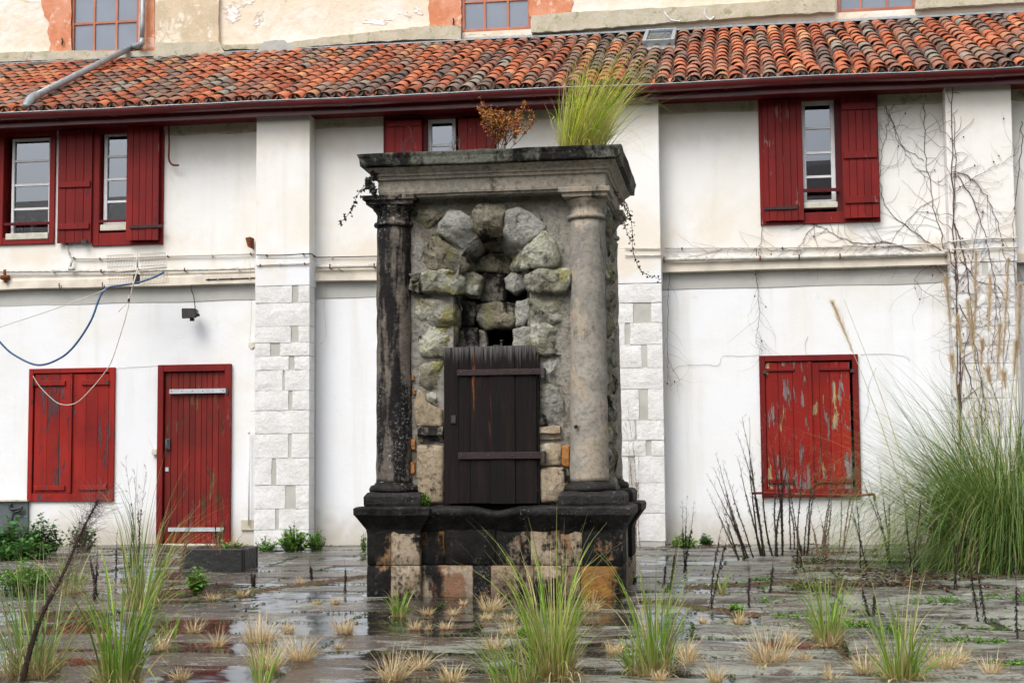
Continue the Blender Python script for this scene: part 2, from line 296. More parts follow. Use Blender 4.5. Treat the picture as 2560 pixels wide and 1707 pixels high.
# ---------------------------------------------------------------- mesh helpers
class MB:
    def __init__(s): s.v = []; s.f = []; s.c = []; s.col = (1, 1, 1)
    def add(s, vs, fs, col=None):
        k = len(s.v); s.v += [tuple(v) for v in vs]; s.f += [tuple(i + k for i in f) for f in fs]
        s.c += [col or s.col] * len(vs); return s
    def box(s, x0, x1, y0, y1, z0, z1, col=None):
        v = [(x, y, z) for x in (x0, x1) for y in (y0, y1) for z in (z0, z1)]
        return s.add(v, [(0, 1, 3, 2), (4, 6, 7, 5), (0, 4, 5, 1), (2, 3, 7, 6), (0, 2, 6, 4), (1, 5, 7, 3)], col)
    def tube(s, pts, r, n=6, col=None, cap=True):
        pts = [Vector(p) for p in pts]; m = len(pts)
        rr = r if isinstance(r, (list, tuple)) else [r] * m
        vs = []; prev = None
        for i, p in enumerate(pts):
            t = (pts[min(i + 1, m - 1)] - pts[max(i - 1, 0)]); t = t.normalized() if t.length > 1e-9 else Vector((0, 0, 1))
            if prev is None:
                a = Vector((0, 0, 1)) if abs(t.z) < .9 else Vector((1, 0, 0)); u = t.cross(a).normalized()
            else:
                u = prev - t * prev.dot(t); u = u.normalized() if u.length > 1e-6 else t.orthogonal().normalized()
            prev = u; w_ = t.cross(u)
            for k in range(n):
                an = 2 * PI * k / n; vs.append(p + u * (math.cos(an) * rr[i]) + w_ * (math.sin(an) * rr[i]))
        fs = [(i * n + k, i * n + (k + 1) % n, (i + 1) * n + (k + 1) % n, (i + 1) * n + k) for i in range(m - 1) for k in range(n)]
        if cap and n > 3: fs += [tuple(range(n - 1, -1, -1)), tuple((m - 1) * n + k for k in range(n))]
        return s.add(vs, fs, col)
    def lathe(s, prof, c, n=40, jit=0.0, col=None):
        vs = []
        for r, z in prof:
            for k in range(n):
                a = 2 * PI * k / n; p = Vector((c[0] + r * math.cos(a), c[1] + r * math.sin(a), z))
                if jit: p += noise.noise_vector(p * 9) * jit
                vs.append(p)
        m = len(prof)
        fs = [(i * n + k, i * n + (k + 1) % n, (i + 1) * n + (k + 1) % n, (i + 1) * n + k) for i in range(m - 1) for k in range(n)]
        fs += [tuple(range(n - 1, -1, -1)), tuple((m - 1) * n + k for k in range(n))]
        return s.add(vs, fs, col)
    def prism(s, poly, y0, y1, col=None):             # poly in (x,z), from y0 (front) to y1 (back)
        n = len(poly); vs = [(x, y0, z) for x, z in poly] + [(x, y1, z) for x, z in poly]
        fs = [tuple(range(n)), tuple(range(2 * n - 1, n - 1, -1))] + [(i, (i + 1) % n, n + (i + 1) % n, n + i) for i in range(n)]
        return s.add(vs, fs, col)
    def build(s, name, mat, parent=None, smooth=False, bevel=0, fix=True, seg=1):
        me = bpy.data.meshes.new(name); me.from_pydata(s.v, [], s.f)
        if s.c and any(c != (1, 1, 1) for c in s.c):
            at = me.color_attributes.new('Col', 'FLOAT_COLOR', 'POINT')
            at.data.foreach_set('color', np.array([(*c[:3], 1) for c in s.c], 'f').ravel())
        if fix:
            bm = bmesh.new(); bm.from_mesh(me); bmesh.ops.recalc_face_normals(bm, faces=bm.faces); bm.to_mesh(me); bm.free()
        if smooth: me.polygons.foreach_set('use_smooth', [True] * len(me.polygons))
        me.materials.append(mat)
        o = bpy.data.objects.new(name, me); COL.objects.link(o)
        if parent is not None: o.parent = parent
        if bevel:
            b = o.modifiers.new('bevel', 'BEVEL'); b.width = bevel; b.segments = seg; b.limit_method = 'ANGLE'
        return o
def tag(o, label=None, cat=None, group=None, kind=None):
    if label: o['label'] = label
    if cat: o['category'] = cat
    if group: o['group'] = group
    if kind: o['kind'] = kind
    return o
def empty(name, label, cat, group=None, loc=(0, 0, 0)):
    o = bpy.data.objects.new(name, None); COL.objects.link(o); o.location = loc; o.empty_display_size = .1
    return tag(o, label, cat, group)
def wob(p, a, f=3.0): return Vector(p) + noise.noise_vector(Vector(p) * f) * a
def sweepx(prof, x0, x1, n, wobf=None):
    """prof (y,z) closed loop swept along X; wobf(x,y,z)->(y,z)"""
    mb = MB(); m = len(prof)
    vs = []
    for i in range(n + 1):
        x = x0 + (x1 - x0) * i / n
        for (y, z) in prof:
            yy, zz = wobf(x, y, z) if wobf else (y, z); vs.append((x, yy, zz))
    fs = [(i * m + k, i * m + (k + 1) % m, (i + 1) * m + (k + 1) % m, (i + 1) * m + k) for i in range(n) for k in range(m)]
    fs += [tuple(range(m)), tuple(n * m + k for k in range(m - 1, -1, -1))]
    return mb.add(vs, fs)
def spline(pts, k=6):
    pts = [Vector(p) for p in pts]; out = []
    for i in range(len(pts) - 1):
        a = pts[max(i - 1, 0)]; b = pts[i]; c = pts[i + 1]; d = pts[min(i + 2, len(pts) - 1)]
        for j in range(k):
            t = j / k; out.append(.5 * ((2 * b) + (c - a) * t + (2 * a - 5 * b + 4 * c - d) * t * t + (3 * b - a - 3 * c + d) * t ** 3))
    out.append(pts[-1]); return out
def resample(poly, n):
    L = [math.dist(poly[i], poly[(i + 1) % len(poly)]) for i in range(len(poly))]; T = sum(L); out = []; i = 0; acc = 0
    for k in range(n):
        d = T * k / n
        while acc + L[i] < d: acc += L[i]; i += 1
        t = (d - acc) / L[i]; a = poly[i]; b = poly[(i + 1) % len(poly)]
        out.append((a[0] + (b[0] - a[0]) * t, a[1] + (b[1] - a[1]) * t))
    return out
def rock(name, poly, yf, yb, mat, parent, back=None, bulge=.03, rough=.012, n=24, seed=0, edge=.9):
    """rough-hewn stone from an (x,z) outline; back = (centre, scale) narrows its rear towards a point"""
    n = int(n * 1.7); poly = resample(poly, n)
    poly = [tuple(.8 * poly[i][k] + .1 * (poly[i - 1][k] + poly[(i + 1) % n][k]) for k in (0, 1)) for i in range(n)]
    cx = sum(p[0] for p in poly) / n; cz = sum(p[1] for p in poly) / n
    sc = lambda s, ox=cx, oz=cz: [(ox + (x - ox) * s, oz + (z - oz) * s) for x, z in poly]
    rb = sc(back[1], back[0][0], back[0][1]) if back else sc(1.0)
    dep = yb - yf
    rings = [(rb, yb)]
    if back:
        for t in (.8, .6, .4, .2): rings.append(([(a[0] * t + b[0] * (1 - t), a[1] * t + b[1] * (1 - t)) for a, b in zip(rb, poly)], yf + .03 + (dep - .03) * t))
    else: rings.append((sc(1.0), yf + dep * .5))
    e1 = .5 + edge * .5
    rings += [(sc(1.0), yf + min(.035, dep * .25)), (sc(e1), yf + min(.010, dep * .1)), (sc(e1 - .09), yf - bulge * .30), (sc(e1 - .22), yf - bulge * .55), (sc(.55), yf - bulge * .75), (sc(.36), yf - bulge * .9), (sc(.18), yf - bulge)]
    rd = random.Random(seed * 7 + 1); fac = []
    for _ in range(5):           # a few cleavage planes knock corners flat
        a_ = rd.uniform(0, 6.28); fac.append((Vector((math.cos(a_) * rd.uniform(.3, .9), -1, math.sin(a_) * rd.uniform(.3, .9))).normalized(), rd.uniform(.35, .8)))
    size = max(math.dist(p, (cx, cz)) for p in poly); c0 = Vector((cx, yf + .03, cz))
    vs = []
    for ri, (rg, y) in enumerate(rings + [([(cx, cz)], yf - bulge)]):
        for x, z in rg:
            p = Vector((x, y, z)); q_ = p + Vector((seed * 3.1, 0, seed * 1.7))
            if rough > .009 and ri > (4 if back else 1):
                for nn, dd in fac:
                    h = (p - c0).dot(nn) - size * dd * (.55 if bulge > .02 else 9)
                    if h > 0: p = p - nn * h * .75
            k = .45 if ri == 0 else 1
            p = p + noise.noise_vector(q_ * 6) * rough * 1.5 * k + noise.noise_vector(q_ * 17) * rough * .9 * k + noise.noise_vector(q_ * 42) * rough * .55
            vs.append(p)
    m = len(rings)
    fs = [(i * n + k, i * n + (k + 1) % n, (i + 1) * n + (k + 1) % n, (i + 1) * n + k) for i in range(m - 1) for k in range(n)]
    fs += [((m - 1) * n + k, (m - 1) * n + (k + 1) % n, m * n) for k in range(n)] + [tuple(range(n))]
    return MB().add(vs, fs).build(name, mat, parent, smooth=True)
def ringmold(prof, x0, x1, y0, y1, seg=.09, jit=.004):
    """moulding that runs mitred round a rectangle; prof = (out, z) from bottom to top"""
    vs = []; cnt = None
    nx = max(1, int((x1 - x0) / seg)); ny = max(1, int((y1 - y0) / seg))
    for o_, z in prof:
        X0, X1, Y0, Y1 = x0 - o_, x1 + o_, y0 - o_, y1 + o_; L = []
        L += [(X0 + (X1 - X0) * i / nx, Y0) for i in range(nx)] + [(X1, Y0 + (Y1 - Y0) * i / ny) for i in range(ny)]
        L += [(X1 - (X1 - X0) * i / nx, Y1) for i in range(nx)] + [(X0, Y1 - (Y1 - Y0) * i / ny) for i in range(ny)]
        cnt = len(L)
        for x, y in L:
            p = Vector((x, y, z)); vs.append(p + noise.noise_vector(p * 8) * jit + noise.noise_vector(p * 25) * jit * .5)
    m = len(prof)
    fs = [(i * cnt + k, i * cnt + (k + 1) % cnt, (i + 1) * cnt + (k + 1) % cnt, (i + 1) * cnt + k) for i in range(m - 1) for k in range(cnt)]
    fs += [tuple(range(cnt - 1, -1, -1)), tuple((m - 1) * cnt + k for k in range(cnt))]
    return MB().add(vs, fs)
# ================================================================ GROUND
rs = random.Random(7)
gb = MB(); gb.add([(-60, -60, -.045), (60, -60, -.045), (60, 60, -.045), (-60, 60, -.045)], [(0, 1, 2, 3)])
ground = tag(gb.build('paved_ground', M['earth'], fix=False), kind='structure')
def curve(x, y): return y - .022 * (x + 1.3) ** 2 + .05 * math.sin(x * 1.3 + y * .7)
def slab_mesh(x0, x1, y0, y1, dz, tilt, seed, name='paving_slab', nx=None, ny=3):
    nx = nx or max(6, int((x1 - x0) / .07)); ny = max(6, int((y1 - y0) / .07)); vs = []; fs = []
    g = .013
    for j in range(ny + 3):
        for i in range(nx + 3):
            ex = i in (0, nx + 2); ey = j in (0, ny + 2)
            u = min(max(i - 1, 0), nx) / nx; v = min(max(j - 1, 0), ny) / ny
            x = x0 + g + (x1 - x0 - 2 * g) * u; y = y0 + g + (y1 - y0 - 2 * g) * v
            q_ = Vector((x, y, seed)); z = dz + tilt[0] * (u - .5) + tilt[1] * (v - .5) + noise.noise(q_ * 1.6) * .009 + noise.noise(q_ * 5) * .004 + noise.noise(q_ * 13) * .0025
            jx = noise.noise(q_ * 5) * .012; jy = noise.noise(q_ * 4 + Vector((9, 9, 9))) * .016
            if i in (1, nx + 1) or j in (1, ny + 1): z -= .009
            if ex or ey: z = -.05
            xx = x + jx; yy = y + jy
            vs.append((xx, curve(xx, yy), z))
    W_ = nx + 3
    for j in range(ny + 2):
        for i in range(nx + 2): fs.append((j * W_ + i, j * W_ + i + 1, (j + 1) * W_ + i + 1, (j + 1) * W_ + i))
    return vs, fs
y = -11.6; cells = []
while y < .6:
    d = rs.uniform(.50, .86)
    Dm = 17.4 + y + .5
    xl = -math.tan(math.radians(28.3)) * Dm - .5; xr = math.tan(math.radians(11.4)) * Dm + .5
    x = xl - rs.uniform(0, .8)
    while x < xr:
        L = rs.uniform(.7, 2.1); cells.append((x, x + L, y, y + d)); x += L
    y += d
cells.sort(key=lambda c: (c[2] + c[3]))
far = MB(); moss = MB(); mr = random.Random(77)
for k, (a, b, c_, d_) in enumerate(cells):
    dz = rs.gauss(.0, .004) - .007 * math.exp(-(((a + b) / 2 + 1.9) / .9) ** 2) * (c_ < -6.6) + .012 * min(1, max(0, (a + 1.6) / 1.6)) + .004 * min(1, max(0, (c_ + 5) / 3)); tl = (rs.gauss(0, .010), rs.gauss(0, .007))
    vs, fs = slab_mesh(a, b, c_, d_, dz, tl, k * .37)
    if k < 300:
        MB().add(vs, fs).build('paving_slab', M['slab'], ground, smooth=True, fix=False)
    else: far.add(vs, fs)
    for e in range(int(((b - a) + (d_ - c_)) * 260)):
        t = mr.random(); on = mr.random() < (b - a) / ((b - a) + (d_ - c_))
        x_, y_ = (a + (b - a) * t, c_) if on else (a, c_ + (d_ - c_) * t)
        if noise.noise(Vector((x_ * 1.7, y_ * 2.3, 4))) < -.12: continue
        x_ += mr.gauss(0, .009); y_ += mr.gauss(0, .009); p = Vector((x_, curve(x_, y_), mr.uniform(-.008, .008))); s_ = mr.uniform(.003, .011); an = mr.uniform(0, 6.28)
        u = Vector((math.cos(an), math.sin(an), mr.gauss(0, .3))) * s_; w2 = Vector((-math.sin(an), math.cos(an), mr.gauss(0, .5))) * s_ * .6
        g_ = mr.random(); moss.add([p - u, p + w2, p + u, p - w2], [(0, 1, 2, 3)], (.06, .13, .02) if g_ < .38 else (.035, .05, .015) if g_ < .7 else (.07, .035, .022) if g_ < .9 else (.16, .22, .05))
tag(moss.build('joint_moss', M['leaf'], fix=False), 'moss, grit and dead scraps lining the joints between the paving slabs', 'moss', kind='stuff')
if far.v: tag(far.build('paving_slab', M['slab'], ground, smooth=True, fix=False), kind='stuff')
wt = MB(); wt.add([(-14, -13, -.0015), (6, -13, -.0015), (6, .3, -.0015), (-14, .3, -.0015)], [(0, 1, 2, 3)])
tag(wt.build('rain_water', M['water'], fix=False), kind='structure')
# ================================================================ LONG BUILDING
B = empty('long_building', 'long white building with oxblood shutters and a red clay tile roof', 'building')
YE = -.50                                   # eave line
TA = math.radians(24.0); TT = math.tan(TA)
ZE = P(1280, 227, YE).z                     # rim of the gutter
YU = 3.35                                   # face of the tall rear wall
XL, XR = -13.0, 6.5
PIL = [(640, 773), (1500, 1652), (2378, 2543)]     # pilasters
PD = .27
def px_x(px, py, Y=0.0): return P(px, py, Y).x
pils = [(px_x(a, 700, -PD), px_x(b, 700, -PD)) for a, b in PIL]
pils = [(-11.2, -10.45)] + pils
# openings (photo pixel rectangles, wall plane)
OP = {'A': (8, 322, 134, 606), 'C': (243, 320, 408, 608), 'E': (968, 290, 1236, 566), 'F': (1904, 246, 2190, 556),
      'G': (74, 924, 282, 1250), 'H': (398, 915, 574, 1360), 'I': (1907, 891, 2150, 1240)}
holes = [rect(*r) for r in OP.values()]
ZB = .5 * (P(60, 730).z + P(2200, 660).z)     # top of the grey band
ZTOP = ZE + .05
def wall_sheet(x0, x1, z0, z1, y, holes, name, mat, parent, step=.5):
    xs = {x0, x1}; zs = {z0, z1}
    for h in holes:
        xs |= {min(max(h[0], x0), x1), min(max(h[1], x0), x1)}; zs |= {min(max(h[2], z0), z1), min(max(h[3], z0), z1)}
    xs |= {x0 + (x1 - x0) * i / int((x1 - x0) / step + 1) for i in range(1, int((x1 - x0) / step + 1))}
    zs |= {z0 + (z1 - z0) * i / int((z1 - z0) / step + 1) for i in range(1, int((z1 - z0) / step + 1))}
    xs = sorted(xs); zs = sorted(zs); idx = {}; vs = []; fs = []
    def vid(i, j):
        if (i, j) not in idx:
            idx[(i, j)] = len(vs); x, z = xs[i], zs[j]
            vs.append((x, y + noise.noise(Vector((x * .9, 0, z * .9))) * .008, z))
        return idx[(i, j)]
    for i in range(len(xs) - 1):
        for j in range(len(zs) - 1):
            if xs[i + 1] - xs[i] < 1e-5 or zs[j + 1] - zs[j] < 1e-5: continue
            cx, cz = (xs[i] + xs[i + 1]) / 2, (zs[j] + zs[j + 1]) / 2
            if any(h[0] < cx < h[1] and h[2] < cz < h[3] for h in holes): continue
            fs.append((vid(i, j), vid(i + 1, j), vid(i + 1, j + 1), vid(i, j + 1)))
    return MB().add(vs, fs).build(name, mat, parent, smooth=True, fix=False)
tag(wall_sheet(XL, XR, -.05, ZB, .03, holes, 'wall', M['wall'], B), 'smooth white ground floor wall')
tag(wall_sheet(XL, XR, ZB, ZTOP, -.02, holes, 'wall', M['wall_up'], B), 'cream-stained upper storey wall')
# ledge under the upper storey, and the bare grey band below it
pr = [(-.02, ZB + .16), (-.055, ZB + .10), (-.06, ZB), (.03, ZB - .012), (.05, ZB), (.05, ZB + .16)]
edges = [XL] + [e for p in pils for e in p] + [XR]
for i in range(0, len(edges), 2):
    a, b = edges[i], edges[i + 1]
    if b - a < .2: continue
    sweepx(pr, a + .002, b - .002, 30, lambda x, y_, z: (y_ + noise.noise(Vector((x * 2, 0, z))) * .004, z + noise.noise(Vector((x * 1.1, 3, 0))) * .012)).build('ledge', M['ledge'], B)
    vs = []; nn = 40
    for k in range(nn + 1):
        x = a + (b - a) * k / nn
        vs += [(x, .024, ZB - .004), (x, .024, ZB - .20 + .02 * noise.noise(Vector((x * 1.4, 1, 1))))]
    MB().add(vs, [(2 * k, 2 * k + 1, 2 * k + 3, 2 * k + 2) for k in range(nn)]).build('render_band', M['band'], B, fix=False)
# pilasters: plaster above, limestone courses below
courses = [
 (600, 640, 2.062, [155, 242, 362, 447, 516, 588, 693, 795, 915, 1040, 1180, 1302, 1410, 1520],
  [[(85, 268), (300, 378)], [(85, 357)], [(85, 262), (302, 385)], [(85, 155), (205, 380)], [(85, 250), (280, 390)], [(85, 220), (233, 390)],
   [(85, 250), (270, 385)], [(85, 370)], [(85, 250), (268, 390)], [(85, 165), (190, 390)], [(85, 235), (290, 390)], [(85, 185), (205, 390)], [(85, 235), (290, 390)]]),
 (1540, 640, 2.063, [140, 240, 343, 455, 575, 685, 845, 950, 1030, 1168, 1325, 1470],
  [[(-80, 238)], [(-80, 95), (190, 238)], [(80, 238), (-80, 50)], [(-80, 135), (165, 238)], [(-80, 240)], [(-80, 118), (165, 245)], [(-80, 95), (105, 248)],
   [(-80, 150), (180, 250)], [(90, 250), (-80, 60)], [(105, 255), (-80, 60)], [(100, 260), (-80, 90)]]),
 (2378, 655, 2.06, [0, 70, 160, 235, 330, 430, 520, 610, 700, 800, 900, 1010, 1120, 1230, 1340, 1440],
  [[(0, 180), (215, 345)], [(0, 345)], [(0, 120), (150, 345)], [(0, 200), (215, 345)], [(0, 90), (130, 345)], [(0, 345)], [(0, 240), (260, 345)],
   [(0, 150), (170, 345)], [(0, 345)], [(0, 120), (140, 345)], [(0, 220), (235, 345)], [(0, 345)], [(0, 160), (175, 345)], [(0, 345)], [(0, 200), (215, 345)]])]
for pi_, (a, b) in enumerate(pils):
    zs_ = ZB - .02
    if pi_ > 0:
        x0_, y0_, s_, cy, rows = courses[pi_ - 1]; zs_ = P(x0_ + 200 / s_, y0_ + cy[0] / s_, -PD).z
    core = MB(); core.box(a, b, -PD, .2, -.05, zs_)
    pl = core.build('pilaster', M['mortar'], B)
    up = MB()
    nz = 8; 
    up.box(a - .008, b + .008, -PD - .012, .2, zs_ + .001, ZB + .25); up.build('plaster_coat', M['wall'], pl, bevel=.006)
    up = MB(); up.box(a - .004, b + .004, -PD - .006, .2, ZB + .251, ZTOP - .02); up.build('plaster_coat', M['wall_up'], pl, bevel=.006)
    if pi_ == 0: continue
    for k in range(len(rows)):
        zt = P(x0_ + 100, y0_ + cy[k] / s_, -PD).z - .003; zb = P(x0_ + 100, y0_ + cy[k + 1] / s_, -PD).z + .003
        if zb < -.02: zb = -.02
        for (u0, u1) in rows[k]:
            X0 = max(a, P(x0_ + u0 / s_, 1000, -PD).x) - .004 * (u0 <= 85); X1 = P(x0_ + u1 / s_, 1000, -PD).x
            wrap = X1 > b - .03; X1 = b + .006 if wrap else X1
            if X0 < a + .02: X0 = a - .006
            depth = .2 if (wrap or X0 < a) else .05
            # rough-faced block, uneven outline
            nx, nz = 5, 3; vs = []; 
            yf = -PD - .011 - rs.uniform(0, .004); sd_ = rs.uniform(0, 90)
            for j in range(nz + 1):
                for i in range(nx + 1):
                    u, v = i / nx, j / nz; x = X0 + (X1 - X0) * u; z = zb + (zt - zb) * v
                    e = i in (0, nx) or j in (0, nz); q_ = Vector((x * 9, sd_, z * 9))
                    x += noise.noise(q_) * .009 * (e and not (wrap and i == nx)); z += noise.noise(q_ + Vector((5, 5, 5))) * .007 * e
                    vs.append((x, yf + noise.noise(q_ * .7) * .006 + (.004 if e else 0), z))
            fs = [(j * (nx + 1) + i, j * (nx + 1) + i + 1, (j + 1) * (nx + 1) + i + 1, (j + 1) * (nx + 1) + i) for j in range(nz) for i in range(nx)]
            per = [i for i in range(nx + 1)] + [(j) * (nx + 1) + nx for j in range(1, nz + 1)] + [nz * (nx + 1) + i for i in range(nx - 1, -1, -1)] + [j * (nx + 1) for j in range(nz - 1, 0, -1)]
            k0 = len(vs); vs += [(vs[i][0], yf + .02 + (depth if depth > .1 else .0), vs[i][2]) for i in per]
            m = len(per); fs += [(per[i], k0 + i, k0 + (i + 1) % m, per[(i + 1) % m]) for i in range(m)]
            MB().add(vs, fs).build('stone_block', M['block'], pl, bevel=0)
# ---------------------------------------------------------------- interior and rear walls
MB().box(XL, XR, 3.0, 3.05, -.05, 6.2).build('inner_wall', M['dark'], B)
MB().box(XL, XL + .05, .04, 3, -.05, 5).build('inner_wall', M['dark'], B)
MB().box(XR - .05, XR, .04, 3, -.05, 5).build('inner_wall', M['dark'], B)
MB().box(XL, XR, .16, 3, 5.1, 5.15).build('ceiling', M['dark'], B)
# ---------------------------------------------------------------- joinery
def boards(name, r, Y, n, mat, battens=(), th=.028, gap=.003, parent=B, dz=0, bat_y=None, rnd=None, label=None, widths=None, batmat=None, backmat=None):
    X0, X1, Z0, Z1 = r
    o = MB().box(X0 + .004, X1 - .004, Y + th * .55, Y + th, Z0 + .004, Z1 - .004).build(name, backmat or M['red_dk'], parent)
    if label: o['label'] = label
    ws = widths or [1.0 + (rs.uniform(-.15, .15)) for _ in range(n)]; T = sum(ws); x = X0
    for k in range(len(ws)):
        wd = (X1 - X0) * ws[k] / T; a, b = x + gap / 2, x + wd - gap / 2; x += wd
        yy = Y + rs.uniform(0, .003); z0 = Z0 - rs.uniform(0, .006); z1 = Z1 + rs.uniform(0, .004)
        mb = MB(); mb.box(a, b, yy, Y + th * .55 - .001, z0, z1); mb.build('plank', mat, o, bevel=.003)
    for (z, h, u0, u1) in battens:
        MB().box(X0 + (X1 - X0) * u0, X0 + (X1 - X0) * u1, Y - .02, Y - .001, z - h / 2, z + h / 2).build('batten', batmat or mat, o, bevel=.004)
    return o
def frame4(r, wd, Y0, Y1, name, mat, parent, bottom=True, wb=None):
    X0, X1, Z0, Z1 = r; wl, wr, wt_, wb_ = wd
    mb = MB()
    mb.box(X0, X0 + wl, Y0, Y1, Z0, Z1).box(X1 - wr, X1, Y0, Y1, Z0, Z1).box(X0 + wl + .0005, X1 - wr - .0005, Y0 + .001, Y1, Z1 - wt_, Z1)
    if wb_: mb.box(X0 + wl + .0005, X1 - wr - .0005, Y0 + .001, Y1, Z0, Z0 + wb_)
    return mb.build(name, mat, parent, bevel=.004)
def ZP(y, x=1280, Y=0.0): return P(x, y, Y).z
def window(r, rows, cols=1, Y=.06, fw=.05, mull=.014, name='window', glass='glass', mat='white', bar=None, vb=None, label=None):
    """casement: frame mesh, panes, glazing bars as children"""
    X0, X1, Z0, Z1 = r
    o = frame4(r, (fw, fw, fw, fw * 1.2), Y - .03, Y + .03, name, M[mat], B)
    if label: o['label'] = label
    zz = [Z0 + fw * 1.2] + rows + [Z1 - fw]; xx = [X0 + fw] + (vb or [X0 + fw + (X1 - X0 - 2 * fw) * i / cols for i in range(1, cols)]) + [X1 - fw]
    for z in rows: MB().box(X0 + fw, X1 - fw, Y - .018, Y + .018, z - mull, z + mull).build('glazing_bar', M[mat], o)
    for x in xx[1:-1]: MB().box(x - mull, x + mull, Y - .02, Y + .016, Z0 + fw * 1.2, Z1 - fw).build('glazing_bar', M[mat], o)
    for j in range(len(zz) - 1):
        for i in range(len(xx) - 1):
            a, b = xx[i] + (mull if i else 0), xx[i + 1] - (mull if i < len(xx) - 2 else 0)
            c_, d_ = zz[j] + (mull if j else 0), zz[j + 1] - (mull if j < len(zz) - 2 else 0)
            t = rs.gauss(0, .0012)
            MB().add([(a, Y + t, c_), (b, Y - t, c_), (b, Y - t, d_), (a, Y + t, d_)], [(0, 1, 2, 3)]).build('pane', M[glass], o, fix=False)
    return o
# A: leftmost upper window
r = rect(0, 322, 141, 612); frame4((r[0] - .08, r[1], r[2], r[3]), (.15, .07, .1, .09), -.05, .16, 'window_surround', M['red'], B)
wa = rect(27, 345, 126, 590)
window(wa, [ZP(521, 80), ZP(461, 80), ZP(401, 80)], 1, .05, .035, label='tall pane window with toiletry bottles behind the glass')
MB().box(wa[0] - .06, wa[1] + .01, -.055, -.03, ZP(564, 80), ZP(557, 80)).build('guard_bar', M['red_dk'], B, bevel=.003)
MB().box(wa[0] - .03, wa[1] + .005, -.06, .08, ZP(600, 80), ZP(584, 80)).build('window_sill', M['sill'], B, bevel=.006)
# B: open shutter leaf between the two left windows
boards('shutter', rect(147, 326, 232, 607, -.06), -.09, 4, M['red'], [(ZP(465, 190), .075, .04, .96), (ZP(569, 190), .075, .03, .95)], label='folded back shutter leaf with two battens facing out')
MB().box(*[P(x, 500, -.1).x for x in (206, 218)], -.11, -.09, ZP(612, 210), ZP(603, 210)).build('shutter_catch', M['iron'], B)
# C
r = rect(236, 318, 412, 614); frame4(r, (.09, .12, .08, .16), -.055, .16, 'window_surround', M['red'], B)
wc = rect(258, 330, 345, 560)
window(wc, [ZP(503, 290), ZP(447, 290), ZP(390, 290)], 1, .05, .045, label='narrow white casement half covered by a shutter')
MB().box(wc[0] - .05, wc[1], -.05, -.025, ZP(557, 280), ZP(551, 280)).build('guard_bar', M['red_dk'], B)
MB().box(wc[0] - .01, wc[1], -.052, .09, ZP(578, 280), ZP(563, 280)).build('window_sill', M['sill'], B, bevel=.005)
sh = boards('shutter', rect(318, 314, 399, 601, -.1), -.13, 5, M['red'], [], label='shutter leaf standing half open with iron straps')
X0, X1, Z0, Z1 = rect(325, 563, 408, 570, -.13)
MB().box(X0, X1, -.145, -.131, Z0, Z1).build('iron_strap', M['ironbar'], sh)
# E (middle, behind the well head)
r = rect(961, 286, 1242, 570); frame4(r, (.05, .05, .05, .09), -.05, .16, 'window_surround', M['red_dk'], B)
boards('shutter', rect(966, 300, 1056, 562, -.07), -.09, 4, M['red'], [(ZP(314, 1000), .07, .02, .98), (ZP(470, 1000), .07, .02, .98)], label='left shutter of the window behind the well head')
boards('shutter', rect(1146, 296, 1238, 560, -.07), -.09, 4, M['red'], [(ZP(470, 1200), .07, .02, .98)], label='right shutter of the window behind the well head')
MB().box(*[px_x(x, 400) for x in (1056, 1070)], -.045, .1, r[2] + .09, r[3] - .05).build('window_surround', M['red_dk'], B)
we = rect(1069, 297, 1139, 545)
window(we, [ZP(y_, 1100) for y_ in (492, 428, 362)], 1, .05, .045, label='small white casement peeping over the well head')
# F (right)
r = rect(1898, 240, 2196, 560); frame4(r, (.05, .10, .06, .13), -.05, .16, 'window_surround', M['red'], B)
boards('shutter', rect(1908, 251, 2007, 552, -.07), -.10, 5, M['red'], [], label='left shutter leaf with plain planks', widths=[.7, 1, .95, 1, .9, .75])
X0, X1, Z0, Z1 = rect(1908, 517, 1993, 524, -.1); MB().box(X0, X1, -.115, -.101, Z0, Z1).build('iron_strap', M['ironbar'], B)
MB().box(*[px_x(x, 400) for x in (2088, 2104)], -.045, .1, r[2] + .09, r[3] - .05).build('window_surround', M['red_dk'], B)
boards('shutter', rect(2104, 236, 2195, 545, -.09), -.12, 5, M['red'], [(ZP(392, 2150), .085, .04, .97), (ZP(504, 2150), .08, .06, .98), (ZP(272, 2150), .08, .02, .97)], label='right shutter leaf with three battens')
wf = rect(2004, 252, 2088, 512)
window(wf, [ZP(y_, 2045) for y_ in (441, 381, 319)], 1, .04, .05, label='white casement of four stacked panes')
MB().box(wf[0], wf[1] + .02, -.10, -.07, ZP(483, 2045), ZP(475, 2045)).build('guard_bar', M['red_dk'], B)
MB().box(wf[0] + .0, wf[1] + .01, -.06, .08, ZP(522, 2045), ZP(508, 2045)).build('window_sill', M['sill'], B, bevel=.005)
# G lower left, closed
r = rect(70, 920, 285, 1253); frame4(r, (.06, .07, .06, .10), -.005, .1, 'window_surround', M['red_worn'], B)
rl = rect(84, 935, 178, 1232); rr_ = rect(179, 935, 270, 1232)
zb1, zb2 = ZP(957, 180), ZP(1219, 180)
boards('shutter', rl, .012, 3, M['red_worn'], [(zb1, .06, .0, .82), (zb2, .06, .03, .85)], label='left closed leaf with scuffed red paint', gap=.0015)
boards('shutter', rr_, .012, 3, M['red_worn'], [(zb1, .06, .25, 1.0), (zb2, .06, .2, .98)], label='right closed leaf with scuffed red paint', gap=.0015)
for x_ in (84, 271): MB().box(px_x(x_, 960) - .012, px_x(x_, 960) + .012, -.03, .0, zb1 - .03, zb1 + .02).build('hinge_pin', M['iron'], B)
MB().box(px_x(175, 1000) , px_x(181, 1000), -.014, .01, rl[2], rl[3]).build('cover_strip', M['red_worn'], B)
